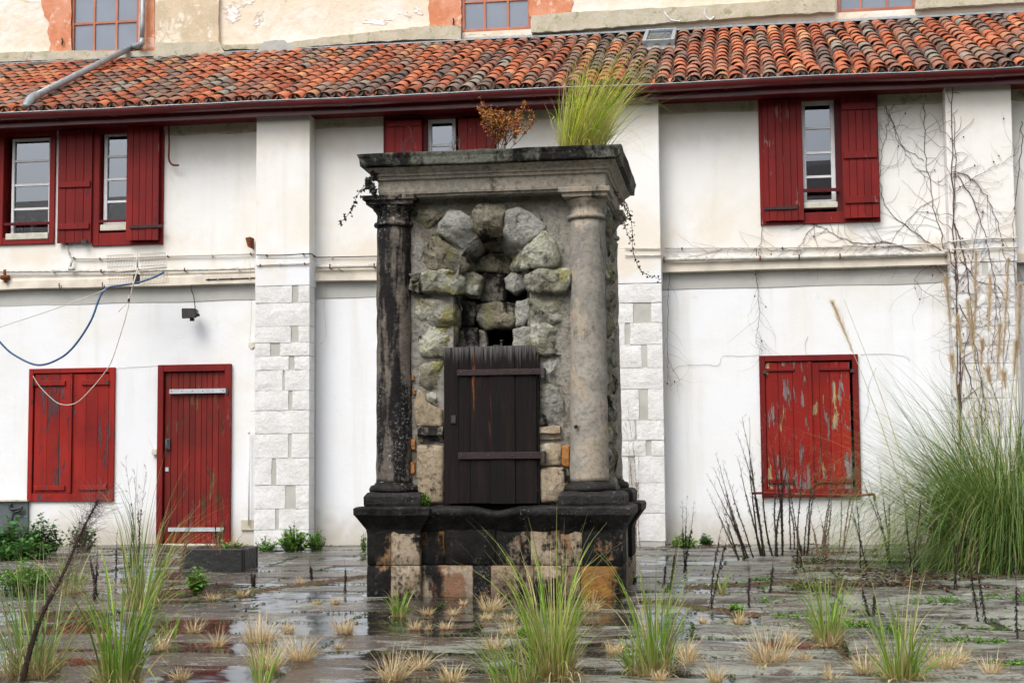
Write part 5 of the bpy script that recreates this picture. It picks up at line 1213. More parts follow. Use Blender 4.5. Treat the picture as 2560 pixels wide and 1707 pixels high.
o = rock('rusty_stone', [(X0, ZTOPW - .02), (X1, ZTOPW - .02), (X1 - .01, ZTOPW + .02), (X0 + .05, ZTOPW + .035), (X0 + .01, ZTOPW + .02)], YF + .15, YF + .30, M['rust'], None, None, .02, .01, 18, 77); tag(o, 'small rusty brown stone lying on the well top', 'stone')
lit = MB(); r = random.Random(31)
for k in range(700):
    p = Vector((r.uniform(ex0 - .02, ex1 - .02), r.uniform(ey0 + .02, ey1 - .1), ZTOPW + r.uniform(0, .018))); d = Vector((r.gauss(0, 1), r.gauss(0, 1), r.gauss(0, .6))).normalized() * .012
    u = d.orthogonal() * .3; c_ = r.choice([(.10, .03, .02), (.05, .03, .02), (.06, .09, .02), (.14, .08, .04)]); lit.add([p - d, p + u, p + d, p - u], [(0, 1, 2, 3)], c_)
tag(lit.build('leaf_litter', M['leaf'], fix=False), 'dark leaf litter and moss on the flat top of the well', 'leaf litter', kind='stuff')
def ivy(pts, seed, lb, leafd, dark=(.012, .012, .008), n_per=1.0, sz=.016, name='ivy_strand'):
    r = random.Random(seed); sp = spline([wob(p, .012, 12) for p in pts], 8); st = MB(); st.col = (.06, .045, .035); st.tube(sp, .0022, 4, cap=False)
    lf = MB()
    for i, p in enumerate(sp):
        for q_ in range(int(leafd * n_per + r.random())):
            c = p + Vector((r.gauss(0, .012), r.gauss(0, .01), r.gauss(0, .012))); s = sz * r.uniform(.5, 1.3); a = r.uniform(0, 6.28)
            pv = [c + Vector((math.cos(a + t) * s * rr_, r.gauss(0, .004), math.sin(a + t) * s * rr_)) for t, rr_ in ((0, 1), (.9, .45), (1.7, .9), (2.8, .4), (3.9, .85), (5.2, .5))]
            lf.add(pv, [(0, 1, 2, 3, 4, 5)], tuple(x * r.uniform(.6, 1.8) for x in dark))
    o = empty(name, lb, 'ivy', None, sp[0])
    for m_, nm in ((st, 'stem'), (lf, 'leaf')):
        c = m_.build(nm, M['leaf'] if nm == 'leaf' else M['twig'], fix=False); c.data.transform(Matrix.Translation(-sp[0])); c.parent = o
        if nm == 'leaf': c['kind'] = 'stuff'
    return o
Yi = YF - .02
ivy([P(940, 395, Yi), P(932, 430, Yi), P(925, 455, Yi), P(905, 470, Yi), P(890, 500, Yi), P(875, 530, Yi), P(845, 563, Yi)], 1, 'dark ivy trailing from the left end of the cornice down across the white wall', .8)
ivy([P(938, 430, Yi), P(930, 448, Yi), P(918, 455, Yi), P(930, 470, Yi), P(936, 485, Yi), P(925, 462, Yi), P(912, 470, Yi)], 2, 'thick clump of black ivy leaves under the left end of the cornice', 2.6, sz=.02)
Yr = YF + DW - .15
ivy([P(1560, 500, Yr), P(1572, 530, Yr), P(1580, 575, Yr), P(1583, 620, Yr), P(1592, 660, Yr), P(1610, 682, Yr), P(1650, 698, Yr)], 3, 'thin ivy strand hanging from the right end of the cornice', 1.4, sz=.012)
ivy([P(1535, 478, YF + .5), P(1550, 500, YF + .8), P(1562, 520, Yr), P(1575, 540, Yr), P(1560, 560, Yr), P(1575, 600, Yr)], 4, 'withered brown tangle under the right corner of the cornice', 2.2, (.10, .05, .025), sz=.011)
# ---------------------------------------------------------------- small leafy weeds
def weed(name, b, h, w_, n, cols, seed, lb, cat='weed', lsz=.03, group=None):
    r = random.Random(seed); lf = MB(); st = MB(); st.col = (.06, .10, .03); b = Vector(b)
    for k in range(n):
        a = r.uniform(0, 6.28); rd_ = w_ * math.sqrt(r.random()); hh = h * r.uniform(.35, 1.0) * (1 - .5 * (rd_ / w_) ** 2)
        p0 = Vector((math.cos(a) * rd_ * .5, math.sin(a) * rd_ * .3, 0)); p1 = Vector((math.cos(a) * rd_, math.sin(a) * rd_ * .9, hh))
        sp = [p0, (p0 + p1) / 2 + Vector((0, 0, hh * .12)), p1]; st.tube(sp, .0018, 3, cap=False)
        for j in range(9):
            t = .15 + .85 * j / 8; p = sp[0].lerp(sp[1], min(1, t * 2)) if t < .5 else sp[1].lerp(sp[2], t * 2 - 1)
            d = Vector((r.gauss(0, 1), r.gauss(0, 1), r.gauss(.25, .5))).normalized(); s = lsz * r.uniform(.6, 1.3); u = d.cross(Vector((0, 0, 1))).normalized() * s * .38
            c_ = r.choice(cols); c_ = tuple(x * r.uniform(.7, 1.25) for x in c_)
            lf.add([p, p + d * s * .45 + u, p + d * s + Vector((0, 0, -.15 * s)), p + d * s * .45 - u], [(0, 1, 2), (0, 2, 3)], c_)
    o = empty(name, lb, cat, group, b); st.build('stem', M['twig'], o, fix=False); l_ = lf.build('leaf', M['leaf'], o, fix=False); l_['kind'] = 'stuff'; return o
GD = [(.035, .12, .02), (.06, .17, .03), (.09, .22, .04)]; GL = [(.14, .30, .04), (.22, .40, .06), (.09, .22, .03)]
for k, (p, hp, wp_, n, cs, lb, ls) in enumerate([
 ((35, 1392), 82, 62, 90, GD, 'dark green nettle-like bush at the left photo edge', .045), ((112, 1388), 84, 42, 60, GD, 'peaked dark green bush right of the edge bush', .042), ((60, 1400), 50, 80, 60, GD, 'low leafy growth in front of the dark green bushes', .04),
 ((205, 1374), 62, 40, 50, GD, 'small dark green bush under the closed left shutters', .032), ((735, 1378), 58, 42, 80, GL, 'bright green weed at the foot of the left pilaster', .03), ((790, 1376), 50, 24, 36, GL, 'upright sprig right of the pilaster weed', .026), ((665, 1378), 28, 34, 36, GL, 'low green weed left of the pilaster foot', .024),
 ((909, 1378), 42, 10, 12, GL, 'green sprig at the left edge of the well base', .022), ((1712, 1370), 30, 36, 40, GL, 'low green weed at the foot of the middle pilaster', .03), ((1765, 1366), 26, 18, 24, GD, 'small dark weed right of the middle pilaster', .03),
 ((492, 1478), 55, 26, 26, GL, 'lone green seedling in front of the trough', .03), ((1061, 1262), 30, 18, 50, GL, 'mossy green plant growing on the well ledge by the left column', .012), ((60, 1470), 60, 90, 70, GL, 'ragged light green weeds behind the leftmost tussock', .026), ((1310, 1590), 20, 20, 14, GL, 'tiny green weed left of the lush tussock', .02),
 ((1900, 1452), 20, 18, 24, GL, 'bright sprout at the foot of the black stems, right of the well', .026), ((2130, 1566), 30, 30, 34, GL, 'bright green weed behind the slender tussock', .035), ((1985, 1545), 22, 36, 34, GL, 'low sprouts left of the slender tussock', .028), ((1920, 1502), 14, 24, 22, GL, 'small sprouts by a lone black stem', .026),
 ((2350, 1508), 28, 40, 46, GL, 'bright sprouts on the slabs before the pampas', .028), ((2525, 1500), 24, 50, 50, GL, 'sprouts at the right edge under the pampas', .028), ((2210, 1572), 20, 30, 26, GL, 'thin sprouts between the two right-hand tussocks', .026), ((2430, 1610), 30, 50, 50, GL, 'patch of sprouts at the lower right', .028), ((2010, 1468), 16, 26, 26, GL, 'little sprouts before the debris heap', .024), ((1840, 1530), 14, 22, 20, GL, 'sprouts left of the dark-rooted tuft', .022), ((1560, 1462), 28, 36, 36, GD, 'green weeds at the right rear corner of the well base', .03), ((2520, 1662), 18, 34, 30, GL, 'sprouts in the corner joint at the far right', .026)]):
    flat = p[0] > 1850 and p[1] > 1400
    ls *= .6 if flat else 1.35; hp *= .7 if flat else 1.25; wp_ *= 1.8 if flat else 1; n = int(n * (1.5 if flat else 1.6))
    b = G(*p) if 'ledge' not in lb else Vector((P(1061, 1262, YF + .02).x, YF + .02, ZL2))
    weed('weed_plant', b, hpx(b, hp), hpx(b, wp_), n, cs, 40 + k, lb, 'weed', ls, 'green weeds in the joints and along the wall')
r_ = wp(rock('moss_tuft', [z1_((425, 560), YF + .14), z1_((450, 540), YF + .14), z1_((470, 560), YF + .14), z1_((455, 585), YF + .14)], YF + .13, YF + .2, M['earth'], None, None, .01, .01, 12, 3)); r_.data.materials[0] = M['earth']
# ---------------------------------------------------------------- dead stems
def deadstem(b, h, seed, lean=(0, 0), rad=.006, col=(.022, .017, .015), fluff=1.0, lb=None, ns=1, side=None, spread=.1):
    h *= .88; rad *= .85
    r = random.Random(seed); mb = MB(); mb.col = col; b = Vector(b); fl = MB()
    for s_ in range(ns):
        p = Vector((r.gauss(0, .03) * (ns > 1), r.gauss(0, .03) * (ns > 1), 0)); d = Vector((lean[0] + r.gauss(0, spread if ns > 1 else .03), lean[1] + r.gauss(0, .05), 1)).normalized(); H = h * (r.uniform(.6, 1) if ns > 1 else 1)
        n = 14; pts = [p]
        for i in range(n):
            d = (d + Vector((r.gauss(0, .035), r.gauss(0, .035), .0))).normalized(); p = p + d * H / n; pts.append(p)
            t = i / n
            if t < .62:                           # withered hanging leaves
                for q_ in range(16):
                    p_ = p - d * H / n * r.random(); e = Vector((r.gauss(0, .3), r.gauss(0, .25), -r.uniform(.5, 1))).normalized() * r.uniform(.012, .034); p_ = p_ + Vector((r.gauss(0, 1), r.gauss(0, 1), 0)) * rad * .9; u = e.orthogonal().normalized() * .0028
                    mb.add([p_ - u, p_ + u, p_ + e * .6 + Vector((r.gauss(0, .004), 0, 0)), p_ + e], [(0, 1, 2), (1, 3, 2)], tuple(x * r.uniform(.7, 2.4) for x in col))
            if t > .45 and r.random() < .9 * fluff:   # fine branched panicle
                for q_ in range(2):
                    e = (d + Vector((r.gauss(0, .45), r.gauss(0, .45), .1))).normalized(); L = H * r.uniform(.05, .16) * (1.3 - t)
                    q1 = p + e * L; fl.tube([p, q1], [.0011, .0007], 3, (.16, .11, .09), False)
                    for z_ in range(3):
                        g = (e + Vector((r.gauss(0, .5), r.gauss(0, .5), .2))).normalized(); q0_ = p + e * L * r.uniform(.3, 1); fl.tube([q0_, q0_ + g * L * .45], [.0009, .0006], 3, (.20, .14, .11), False)
        mb.tube(pts, [rad * (1 - .85 * i / n) for i in range(n + 1)], 4, cap=False)
    o = empty('dead_stem', lb, 'dead stem', 'dead weed stems standing in the yard', b)
    mb.build('stem', M['twig'], o, fix=False)
    if fl.v: fl.build('seed_head', M['twig'], o, fix=False)['kind'] = 'stuff'
    return o
D = [((1850, 1398), 260, (-.34, 0), 3, .006, 'leftmost fan of thin black stems left of the peeling shutters'), ((2020, 1392), 360, (.02, 0), 4, .007, 'dark stems with feathery heads before the right shutter leaf'), ((2100, 1385), 330, (.08, 0), 4, .004, 'brown feathery stems right of the peeling shutters'), ((2230, 1410), 380, (-.10, 0), 4, .004, 'thin arching dark stems between the shutters and the pampas'), ((2060, 1395), 170, (0, 0), 6, .003, 'dense reddish brown brush under the security bar'), ((1870, 1395), 330, (-.38, 0), 4, .008, 'cluster of thick black stems leaning left at the foot of the peeling shutters'), ((1905, 1392), 400, (-.16, 0), 5, .011, 'thick black stems rising before the left shutter leaf'), ((1945, 1392), 420, (-.02, 0), 5, .012, 'thickest upright black stems before the peeling shutters'),
 ((1985, 1378), 340, (.12, 0), 3, .008, 'black stems leaning right beneath the peeling shutters'), ((2055, 1370), 300, (.05, 0), 3, .005, 'thin dark stems below the right-hand end of the shutters'), ((1770, 1525), 300, (.03, 0), 2, .0035, 'lone black stem between the well and the shutters'),
 ((1714, 1432), 210, (-.12, 0), 3, .004, 'thin twiggy stems right of the middle pilaster'), ((1665, 1470), 150, (.10, 0), 3, .0035, 'dark bent stems between the lime-green tussock and the well'), ((1873, 1520), 130, (.02, 0), 1, .004, 'short single black stem near the straw tuft'), ((1925, 1480), 110, (.18, 0), 1, .005, 'short leaning black stub near the debris'),
 ((2000, 1420), 120, (-.06, 0), 2, .007, 'black stub right of the thick stems'), ((2168, 1425), 360, (-.05, 0), 2, .005, 'tall dark stem left of the pampas'), ((2275, 1435), 380, (-.02, 0), 2, .004, 'black stem in front of the pampas leaves'), ((2180, 1540), 130, (-.05, 0), 2, .0035, 'dark rooted stem between the right-hand tussocks'),
 ((2380, 1480), 300, (.03, 0), 2, .0035, 'dark stem rising through the pampas'), ((2450, 1555), 300, (-.02, 0), 2, .004, 'tall blackened stem at the far right'), ((2545, 1600), 220, (-.05, 0), 1, .0035, 'dark stem at the right photo edge'),
 ((235, 1500), 170, (.03, 0), 3, .006, 'short black stems behind the leftmost tussocks'), ((305, 1450), 210, (.04, 0), 2, .005, 'black stem left of the door tussock'), ((345, 1450), 330, (-.02, 0), 3, .003, 'tall wispy stems before the red door frame'), ((440, 1450), 300, (.08, 0), 3, .003, 'wispy brown stems crossing the red door'), ((545, 1400), 130, (.06, 0), 3, .003, 'thin withered stems growing from the trough'),
 ((780, 1450), 60, (-.12, 0), 1, .006, 'small black twiggy stub left of the well'), ((638, 1463), 60, (.10, 0), 2, .004, 'small forked black stem in front of the trough'), ((863, 1478), 95, (0, 0), 1, .003, 'thin upright black stalk nearest the well left side'), ((1570, 1330), 130, (.06, 0), 3, .003, 'pale brown stems against the stones right of the well')]
for k, (p, hp, ln, ns, rad, lb) in enumerate(D):
    b = G(*p)
    if 'pale brown' in lb: b = Vector((P(1590, 1300, -.35).x, -.4, 0)); hp = 430
    if 'trough' in lb and 'growing' in lb: b = Vector((b.x, b.y, .1))
    deadstem(b, hpx(b, hp), 60 + k, ln, rad, lb=lb, ns=ns, col=(.022, .017, .015) if 'brown' not in lb else (.12, .07, .05), fluff=.35 if rad > .0055 and ns == 1 else 1.0)
# the big leaning dead stalk in the left foreground
b = G(55, 1706); mb = MB(); mb.col = (.030, .018, .014)
top = P(245, 1250, b.y + .3); sp = spline([b, b.lerp(top, .18) + Vector((-.02, 0, .03)), b.lerp(top, .38) + Vector((-.035, 0, .01)), b.lerp(top, .6) + Vector((-.03, 0, -.02)), b.lerp(top, .82) + Vector((-.01, 0, .01)), top], 6)
mb.tube(sp, [.012 * (1 - i / len(sp)) ** .8 + .0015 for i in range(len(sp))], 6); r = random.Random(5); fl = MB(); fl.col = (.16, .11, .10)
for i, p in enumerate(sp):
    for q_ in range(34 if i < 12 else 10):
        e = Vector((r.gauss(0, .7), r.gauss(0, .5), r.uniform(-.9, .6))).normalized() * r.uniform(.01, .035); u = e.orthogonal().normalized() * .003; p_ = p.lerp(sp[min(i + 1, len(sp) - 1)], r.random()); mb.add([p_ - u, p_ + u, p_ + e], [(0, 1, 2)])
    if i > 14:
        for q_ in range(26):
            e = Vector((r.gauss(.35, .6), r.gauss(0, .5), r.gauss(.45, .5))).normalized(); L = r.uniform(.04, .16); p_ = p + Vector((r.gauss(0, .01), 0, r.gauss(0, .02))); fl.tube([p_, p_ + e * L * .5 + Vector((0, 0, -.004)), p_ + e * L], .0006, 3, None, False)
o = empty('dead_stem', 'long leaning dead stalk with a feathery tip, leftmost foreground', 'dead stem', 'dead weed stems standing in the yard', b)
for m_, nm in ((mb, 'stem'), (fl, 'seed_head')):
    c = m_.build(nm, M['twig'], fix=False); c.data.transform(Matrix.Translation(-b)); c.parent = o
# ---------------------------------------------------------------- pampas grass
b = G(2530, 1420); b = Vector((b.x, b.y, 0)); H = hpx(b, 440)
o = at_base(grass('pampas_leaf', b, 15000, H * 1.22, 1.22, (-.05, 0), 2.1, .0030, [(.07, .15, .03), (.11, .22, .045), (.18, .29, .07), (.30, .34, .09)], 77, .36, .70, seg=11, hvar=.30, dryfrac=.05, basecol=(.14, .16, .04), tip=(.28, .38, .14)), b)
e_ = empty('pampas_grass', 'huge pampas grass clump with pale plumes at the right edge', 'pampas grass', None, b); o.location = (0, 0, 0); o.parent = e_
d2 = grass('dead_leaf', Vector((0, 0, 0)), 260, H * .75, 1.3, (0, 0), 1.7, .003, [(.40, .28, .12), (.28, .16, .06), (.5, .42, .22)], 78, .40, .9, seg=8, dryfrac=.5, basecol=(.05, .03, .02)); d2.parent = e_
r = random.Random(12)
for (bx_, tx, ty, pl) in [(2170 + 120, 2083, 762, .55), (2310, 2110, 748, 0), (2400, 2365, 700, .5), (2440, 2440, 640, .75), (2450, 2420, 760, .6), (2470, 2475, 700, .6), (2500, 2520, 655, .8), (2480, 2500, 820, .6), (2430, 2395, 800, .5), (2540, 2550, 720, .7), (2520, 2540, 860, .5), (2450, 2455, 860, .4), (2560, 2585, 660, .7), (2410, 2380, 900, .3), (2500, 2470, 930, .3), (2530, 2510, 940, .3)]:
    p0 = P(bx_, 1300, b.y + r.uniform(-.3, .2)); p1 = P(tx, ty, b.y + r.uniform(-.2, .3)); p0.z = .25
    m_ = (p0 + p1) / 2 + Vector((.04 if tx < bx_ else -.02, 0, .03)); sp = spline([p0, m_, p1], 12); st = MB(); st.col = (.50, .42, .24); st.tube(sp, [.0055 * (1 - .03 * i) for i in range(len(sp))], 4, cap=False)
    s_ = st.build('plume_stalk', M['twig'], e_, fix=False); s_.data.transform(Matrix.Translation(-b))
    if pl:
        pm = MB(); n = len(sp); i0 = int(n * (1 - pl * .45))
        for i in range(i0, n):
            f_ = 1 - abs((i - i0) / (n - i0) - .35) * 1.1
            for q_ in range(55):
                p = sp[i].lerp(sp[min(i + 1, n - 1)], r.random()); dd = (sp[min(i + 1, n - 1)] - sp[max(i - 1, 0)]).normalized()
                e = (dd * 1.5 + Vector((r.gauss(0, .45), r.gauss(0, .4), r.gauss(-.1, .2)))).normalized() * r.uniform(.05, .17) * max(.4, f_); u = Vector((.0009, .0004, 0)); mid = p + e * .55 + Vector((0, 0, -.003))
                pm.add([p - u, p + u, mid + u, mid - u, p + e], [(0, 1, 2, 3), (3, 2, 4)], (r.uniform(.55, .70), r.uniform(.43, .55), r.uniform(.27, .36)))
        q_ = pm.build('plume', M['grass'], e_, fix=False); q_.data.transform(Matrix.Translation(-b))
# ---------------------------------------------------------------- creeper on the right bay
V = empty('climbing_vine', 'bare reddish creeper spreading over the right pilaster and wall', 'creeper', None, P(2390, 1350, -.02))
VO = V.location.copy(); r = random.Random(21); vm = MB(); lf = MB()
pa, pb_ = pils[3]
def vy(x): return -PD - .022 if pa - .02 < x < pb_ + .02 else -.03
def vine(pts, rad, lev, col):
    sp = spline([P(a, b_, -.03 if not (2378 < a < 2543) else -PD - .02) for a, b_ in pts], 7); out = []
    for p in sp: q_ = Vector((p.x + r.gauss(0, .009), 0, p.z + r.gauss(0, .009))); q_.y = vy(q_.x); out.append(q_)
    vm.tube(out, [rad * (1 - .6 * i / len(out)) for i in range(len(out))], 4, col, False)
    if lev < 2:
        for i in range(2, len(out) - 1):
            if r.random() < (.85 if lev == 0 else .4):
                d = (out[i + 1] - out[i]).normalized(); s = r.choice((-1, 1)); a = r.uniform(.4, 1.1) * s
                dd = Vector((d.x * math.cos(a) - d.z * math.sin(a), 0, d.x * math.sin(a) + d.z * math.cos(a))); L = r.uniform(.08, .5 if lev == 0 else .2)
                p = out[i]; q2 = [p]
                for t in range(6):
                    dd = (dd + Vector((r.gauss(0, .25), 0, r.gauss(-.02, .25)))).normalized(); p = p + dd * L / 6; p = Vector((p.x, vy(p.x), p.z)); q2.append(p)
                    if r.random() < .018: lf.add([p + Vector((-.010, -.01, 0)), p + Vector((0, -.015, .012)), p + Vector((.010, -.01, 0)), p + Vector((0, -.012, -.018))], [(0, 1, 2, 3)], r.choice([(.14, .02, .02), (.09, .02, .015), (.18, .05, .03)]))
                vm.tube(q2, [rad * .45 * (1 - .1 * t) for t in range(7)], 3, tuple(x * 1.3 for x in col), False)
vc = (.11, .065, .055)
for pts, rad in [([(2418, 1350), (2400, 1150), (2398, 900), (2386, 640), (2380, 420), (2374, 230)], .009), ([(2410, 1350), (2395, 1000), (2392, 700), (2385, 500), (2378, 300)], .007),
 ([(2392, 700), (2360, 620), (2330, 500), (2315, 380), (2310, 270), (2270, 235), (2200, 225)], .005), ([(2375, 640), (2300, 590), (2220, 520), (2200, 440), (2215, 330), (2235, 260)], .004), ([(2388, 700), (2330, 660), (2240, 610), (2130, 605), (2060, 570), (2020, 555)], .005),
 ([(2388, 685), (2300, 630), (2180, 615), (2060, 618), (1960, 625), (1830, 620), (1700, 648), (1665, 648)], .004), ([(1890, 625), (1893, 720), (1900, 800), (1890, 850), (1908, 880)], .0035), ([(1905, 560), (1900, 620), (1893, 700)], .003), ([(1668, 650), (1672, 720), (1668, 860), (1672, 930), (1680, 965)], .003),
 ([(2040, 555), (2010, 600), (1985, 640)], .003), ([(2380, 430), (2420, 440), (2470, 500), (2500, 580), (2520, 690)], .005), ([(2395, 440), (2440, 520), (2470, 620), (2490, 760), (2480, 900)], .005), ([(2388, 560), (2410, 640), (2425, 760), (2440, 900), (2470, 1050)], .006), ([(2400, 640), (2440, 700), (2500, 720), (2520, 820), (2500, 960)], .004),
 ([(2385, 480), (2460, 430), (2520, 400), (2550, 370)], .003), ([(2555, 300), (2550, 420), (2535, 560), (2540, 700), (2545, 900)], .004), ([(2310, 400), (2250, 360), (2230, 300), (2200, 240)], .003), ([(2370, 640), (2290, 700), (2380, 770), (2392, 830)], .0035), ([(2330, 500), (2260, 560), (2210, 640)], .003), ([(2200, 230), (2240, 330), (2290, 420), (2360, 470)], .0035),
 ([(2405, 900), (2440, 980), (2460, 1080), (2500, 1180)], .006), ([(2398, 760), (2430, 830), (2455, 960), (2450, 1100)], .005), ([(2420, 1200), (2400, 1040), (2410, 880), (2440, 760), (2430, 640), (2460, 520)], .005), ([(2480, 1200), (2500, 1050), (2470, 900), (2500, 800), (2480, 680)], .004)]:
    vine(pts, rad * 1.05, 0, vc)
for m_, nm in ((vm, 'stem'), (lf, 'leaf')):
    c = m_.build(nm, M['twig'] if nm == 'stem' else M['leaf'], V, fix=False); c.data.transform(Matrix.Translation(-VO))
    if nm == 'leaf': c['kind'] = 'stuff'
# ---------------------------------------------------------------- litter and moss on the paving
def scatter(name, n, area, cols, size, seed, lb, cat, elong=2.5, up=.3, mat='leaf', joint=False):
    r = random.Random(seed); mb = MB()
    for k in range(n):
        p = G(r.uniform(area[0], area[2]), area[1] + (area[3] - area[1]) * r.random() ** 1.3); p.z = r.uniform(.0, .02)
        if not (noise.noise(Vector((p.x * 1.1, p.y * 1.6, seed))) > -.02): continue
        if YF - .0 < p.y < YF + DW and x0 < p.x < x1: continue
        s = size * r.uniform(.4, 1.5); a = r.uniform(0, 6.28); d = Vector((math.cos(a), math.sin(a), r.gauss(0, up))).normalized() * s; u = Vector((-math.sin(a), math.cos(a), r.gauss(0, .4))) * s / elong
        mb.add([p - d, p + u, p + d, p - u], [(0, 1, 2, 3)], tuple(x * r.uniform(.6, 1.4) for x in r.choice(cols)))
    return tag(mb.build(name, M[mat], fix=False), lb, cat, kind='stuff')
scatter('leaf_litter', 22000, (1980, 1362, 2700, 1475), [(.05, .03, .022), (.10, .055, .035), (.03, .022, .018), (.16, .10, .05)], .03, 1, 'dark dead leaves and stems rotting under the pampas along the wall', 'leaf litter', 4)
scatter('leaf_litter', 2600, (1640, 1354, 2300, 1372), [(.06, .035, .025), (.12, .06, .04)], .03, 2, 'strip of brown litter at the foot of the right wall', 'leaf litter', 3)
scatter('moss', 3500, (1640, 1420, 2600, 1600), [(.07, .14, .02), (.10, .18, .03), (.05, .09, .02)], .014, 3, 'scattered bright moss and sprouts over the right-hand paving', 'moss', 1.6)
scatter('moss', 1200, (0, 1450, 640, 1560), [(.05, .10, .02), (.12, .07, .04), (.10, .15, .03)], .016, 4, 'moss and litter between the left-hand tussocks', 'moss', 2)
scatter('leaf_litter', 3000, (1700, 1470, 2560, 1700), [(.05, .035, .03), (.09, .06, .05)], .016, 6, 'sparse dark debris strewn on the right-hand slabs', 'leaf litter', 6)
mb = MB(); r = random.Random(9)
for (xa, ya, xb, yb_) in [(480, 1500, 930, 1440), (1600, 1500, 2060, 1560), (1720, 1470, 2100, 1450)]:      # rusty litter lines gathered in joints
    for k in range(900):
        t = r.random(); p = G(xa + (xb - xa) * t + r.gauss(0, 5), ya + (yb_ - ya) * t + r.gauss(0, 2)); p.z = r.uniform(.003, .012); a = r.uniform(-.6, .6); d = Vector((math.cos(a), math.sin(a), 0)) * r.uniform(.008, .03); u = Vector((0, .005, .004))
        mb.add([p - d, p + u, p + d, p - u], [(0, 1, 2, 3)], r.choice([(.10, .035, .03), (.06, .03, .025), (.07, .12, .02), (.13, .08, .05)]))
tag(mb.build('joint_litter', M['leaf'], fix=False), 'reddish leaf litter gathered along the wide paving joints', 'leaf litter', kind='stuff')
# ================================================================ THINGS ON AND BY THE WALLS
def one(mb, name, label, cat, mat, smooth=True, bevel=0, group=None):
    o = mb.build(name, M[mat], smooth=smooth, bevel=bevel); return tag(o, label, cat, group)
# downpipe
PU = roof_hit(355, 128, .14); up_top = P(358, -60, YU - .12)
v_ = P(355, 100, YU - .14)
bot = Vector((P(64, 262, YE + .05).x, YE + .05, ZE + .07)); low = roof_hit(90, 240, .13); hi = roof_hit(330, 118, .16)
d_ = empty('drainpipe', 'grey zinc drainpipe dropping from the tall wall and slanting down over the roof tiles', 'drainpipe', None, bot)
mb = MB(); sp1 = [up_top, P(356, 60, YU - .12), v_]
mb.tube(sp1, .036, 12); a = mb.build('pipe', M['zinc'], smooth=True); mb = MB(); mb.tube(spline([v_, P(352, 112, YU - .16), hi], 5), .046, 12); b_ = mb.build('elbow', M['zinc'], smooth=True)
mb = MB(); mb.tube([hi, low], .045, 14); c_ = mb.build('pipe', M['zinc'], smooth=True); mb = MB(); mb.tube(spline([low, low.lerp(bot, .5) + Vector((0, -.02, .02)), bot], 5), .056, 14); e_ = mb.build('elbow', M['zinc'], smooth=True)
mb = MB(); mid = hi.lerp(low, .62); dd = (low - hi).normalized(); mb.tube([mid, mid + dd * .12], .049, 14); f_ = mb.build('sleeve', M['zinc'], smooth=True)
for k in (a, b_, c_, e_, f_): k.data.transform(Matrix.Translation(-bot)); k.parent = d_
mb = MB(); p = roof_hit(328, 118, .1); mb.tube([p, p + Vector((0, 0, .10))], .04, 10); mb.tube([p + Vector((0, 0, .10)), p + Vector((0, 0, .14))], .05, 10)
one(mb, 'vent_pipe', 'short capped vent pipe standing on the roof beside the drainpipe elbow', 'vent', 'zinc')
# wall pipes and cables
def run(pts, r, name, label, cat, mat, Y=-.05, n=6, k=4, clips=None, sagf=.004):
    ps = [P(a, b, (c[0] if c else Y)) for a, b, *c in pts]; sp = spline(ps, k); sp = [wob(p, sagf, 3) for p in sp]
    mb = MB().tube(sp, r, n); o = mb.build(name, M[mat], smooth=True); tag(o, label, cat)
    if clips:
        for i in range(clips):
            p = sp[int((i + .5) * len(sp) / clips)]; c_ = MB().box(p.x - .007, p.x + .007, p.y - r - .003, p.y + r + .02, p.z - r - .004, p.z + r + .003).build('pipe_clip', M['iron' if (i * 7 + clips) % 4 == 0 else 'pipe' if i % 2 else 'rust'], o)
    return o
run([(-60, 679), (200, 678), (400, 676), (640, 671)], .017, 'water_pipe', 'whitewashed pipe along the left bay above the grey band', 'pipe', 'pipe', -.07, 8, clips=6)
run([(790, 667), (1000, 664), (1300, 658), (1497, 654)], .024, 'water_pipe', 'thicker whitewashed pipe passing behind the well', 'pipe', 'pipe', -.09, 8, clips=5)
run([(1660, 649), (1900, 645), (2100, 640), (2376, 633)], .024, 'water_pipe', 'whitewashed pipe along the right bay under the creeper', 'pipe', 'pipe', -.09, 8, clips=7)
run([(165, 607), (170, 628), (185, 645), (250, 647), (420, 641), (560, 637), (640, 634)], .009, 'wall_cable', 'grey cable bending down from the shutter and running right', 'cable', 'ropew', -.05, 6, clips=7)
run([(641, 637, -.30), (700, 638, -.30), (772, 634, -.30), (786, 640, -.12), (800, 643, -.05), (1000, 640), (1497, 630)], .007, 'wall_cable', 'dark cable wrapping the left pilaster and passing behind the well', 'cable', 'iron', -.05, 6, clips=5)
run([(640, 663, -.30), (700, 661, -.30), (775, 658, -.30)], .008, 'wall_cable', 'short cable clipped across the left pilaster', 'cable', 'ropew', -.3, 6, clips=3)
run([(1662, 621), (1900, 620), (2120, 617), (2376, 609)], .008, 'wall_cable', 'upper thin cable along the right bay', 'cable', 'ropew', -.05, 6, clips=6)
run([(2380, 604, -.31), (2460, 598, -.31), (2544, 594, -.31)], .009, 'wall_cable', 'upper white cable across the right pilaster', 'cable', 'pipe', -.3, 6)
run([(2380, 624, -.31), (2460, 621, -.31), (2544, 618, -.31)], .009, 'wall_cable', 'lower white cable across the right pilaster', 'cable', 'pipe', -.3, 6)
run([(1562, 620, -.30), (1610, 622, -.30), (1654, 622, -.30)], .008, 'wall_cable', 'upper cable across the middle pilaster', 'cable', 'pipe', -.3, 6)
run([(1562, 638, -.30), (1610, 639, -.30), (1656, 638, -.30)], .008, 'wall_cable', 'lower cable across the middle pilaster', 'cable', 'pipe', -.3, 6)
run([(515, 699), (560, 698), (640, 695)], .009, 'wall_cable', 'black and white cable running right from the junction box', 'cable', 'iron', -.06, 6, clips=4)
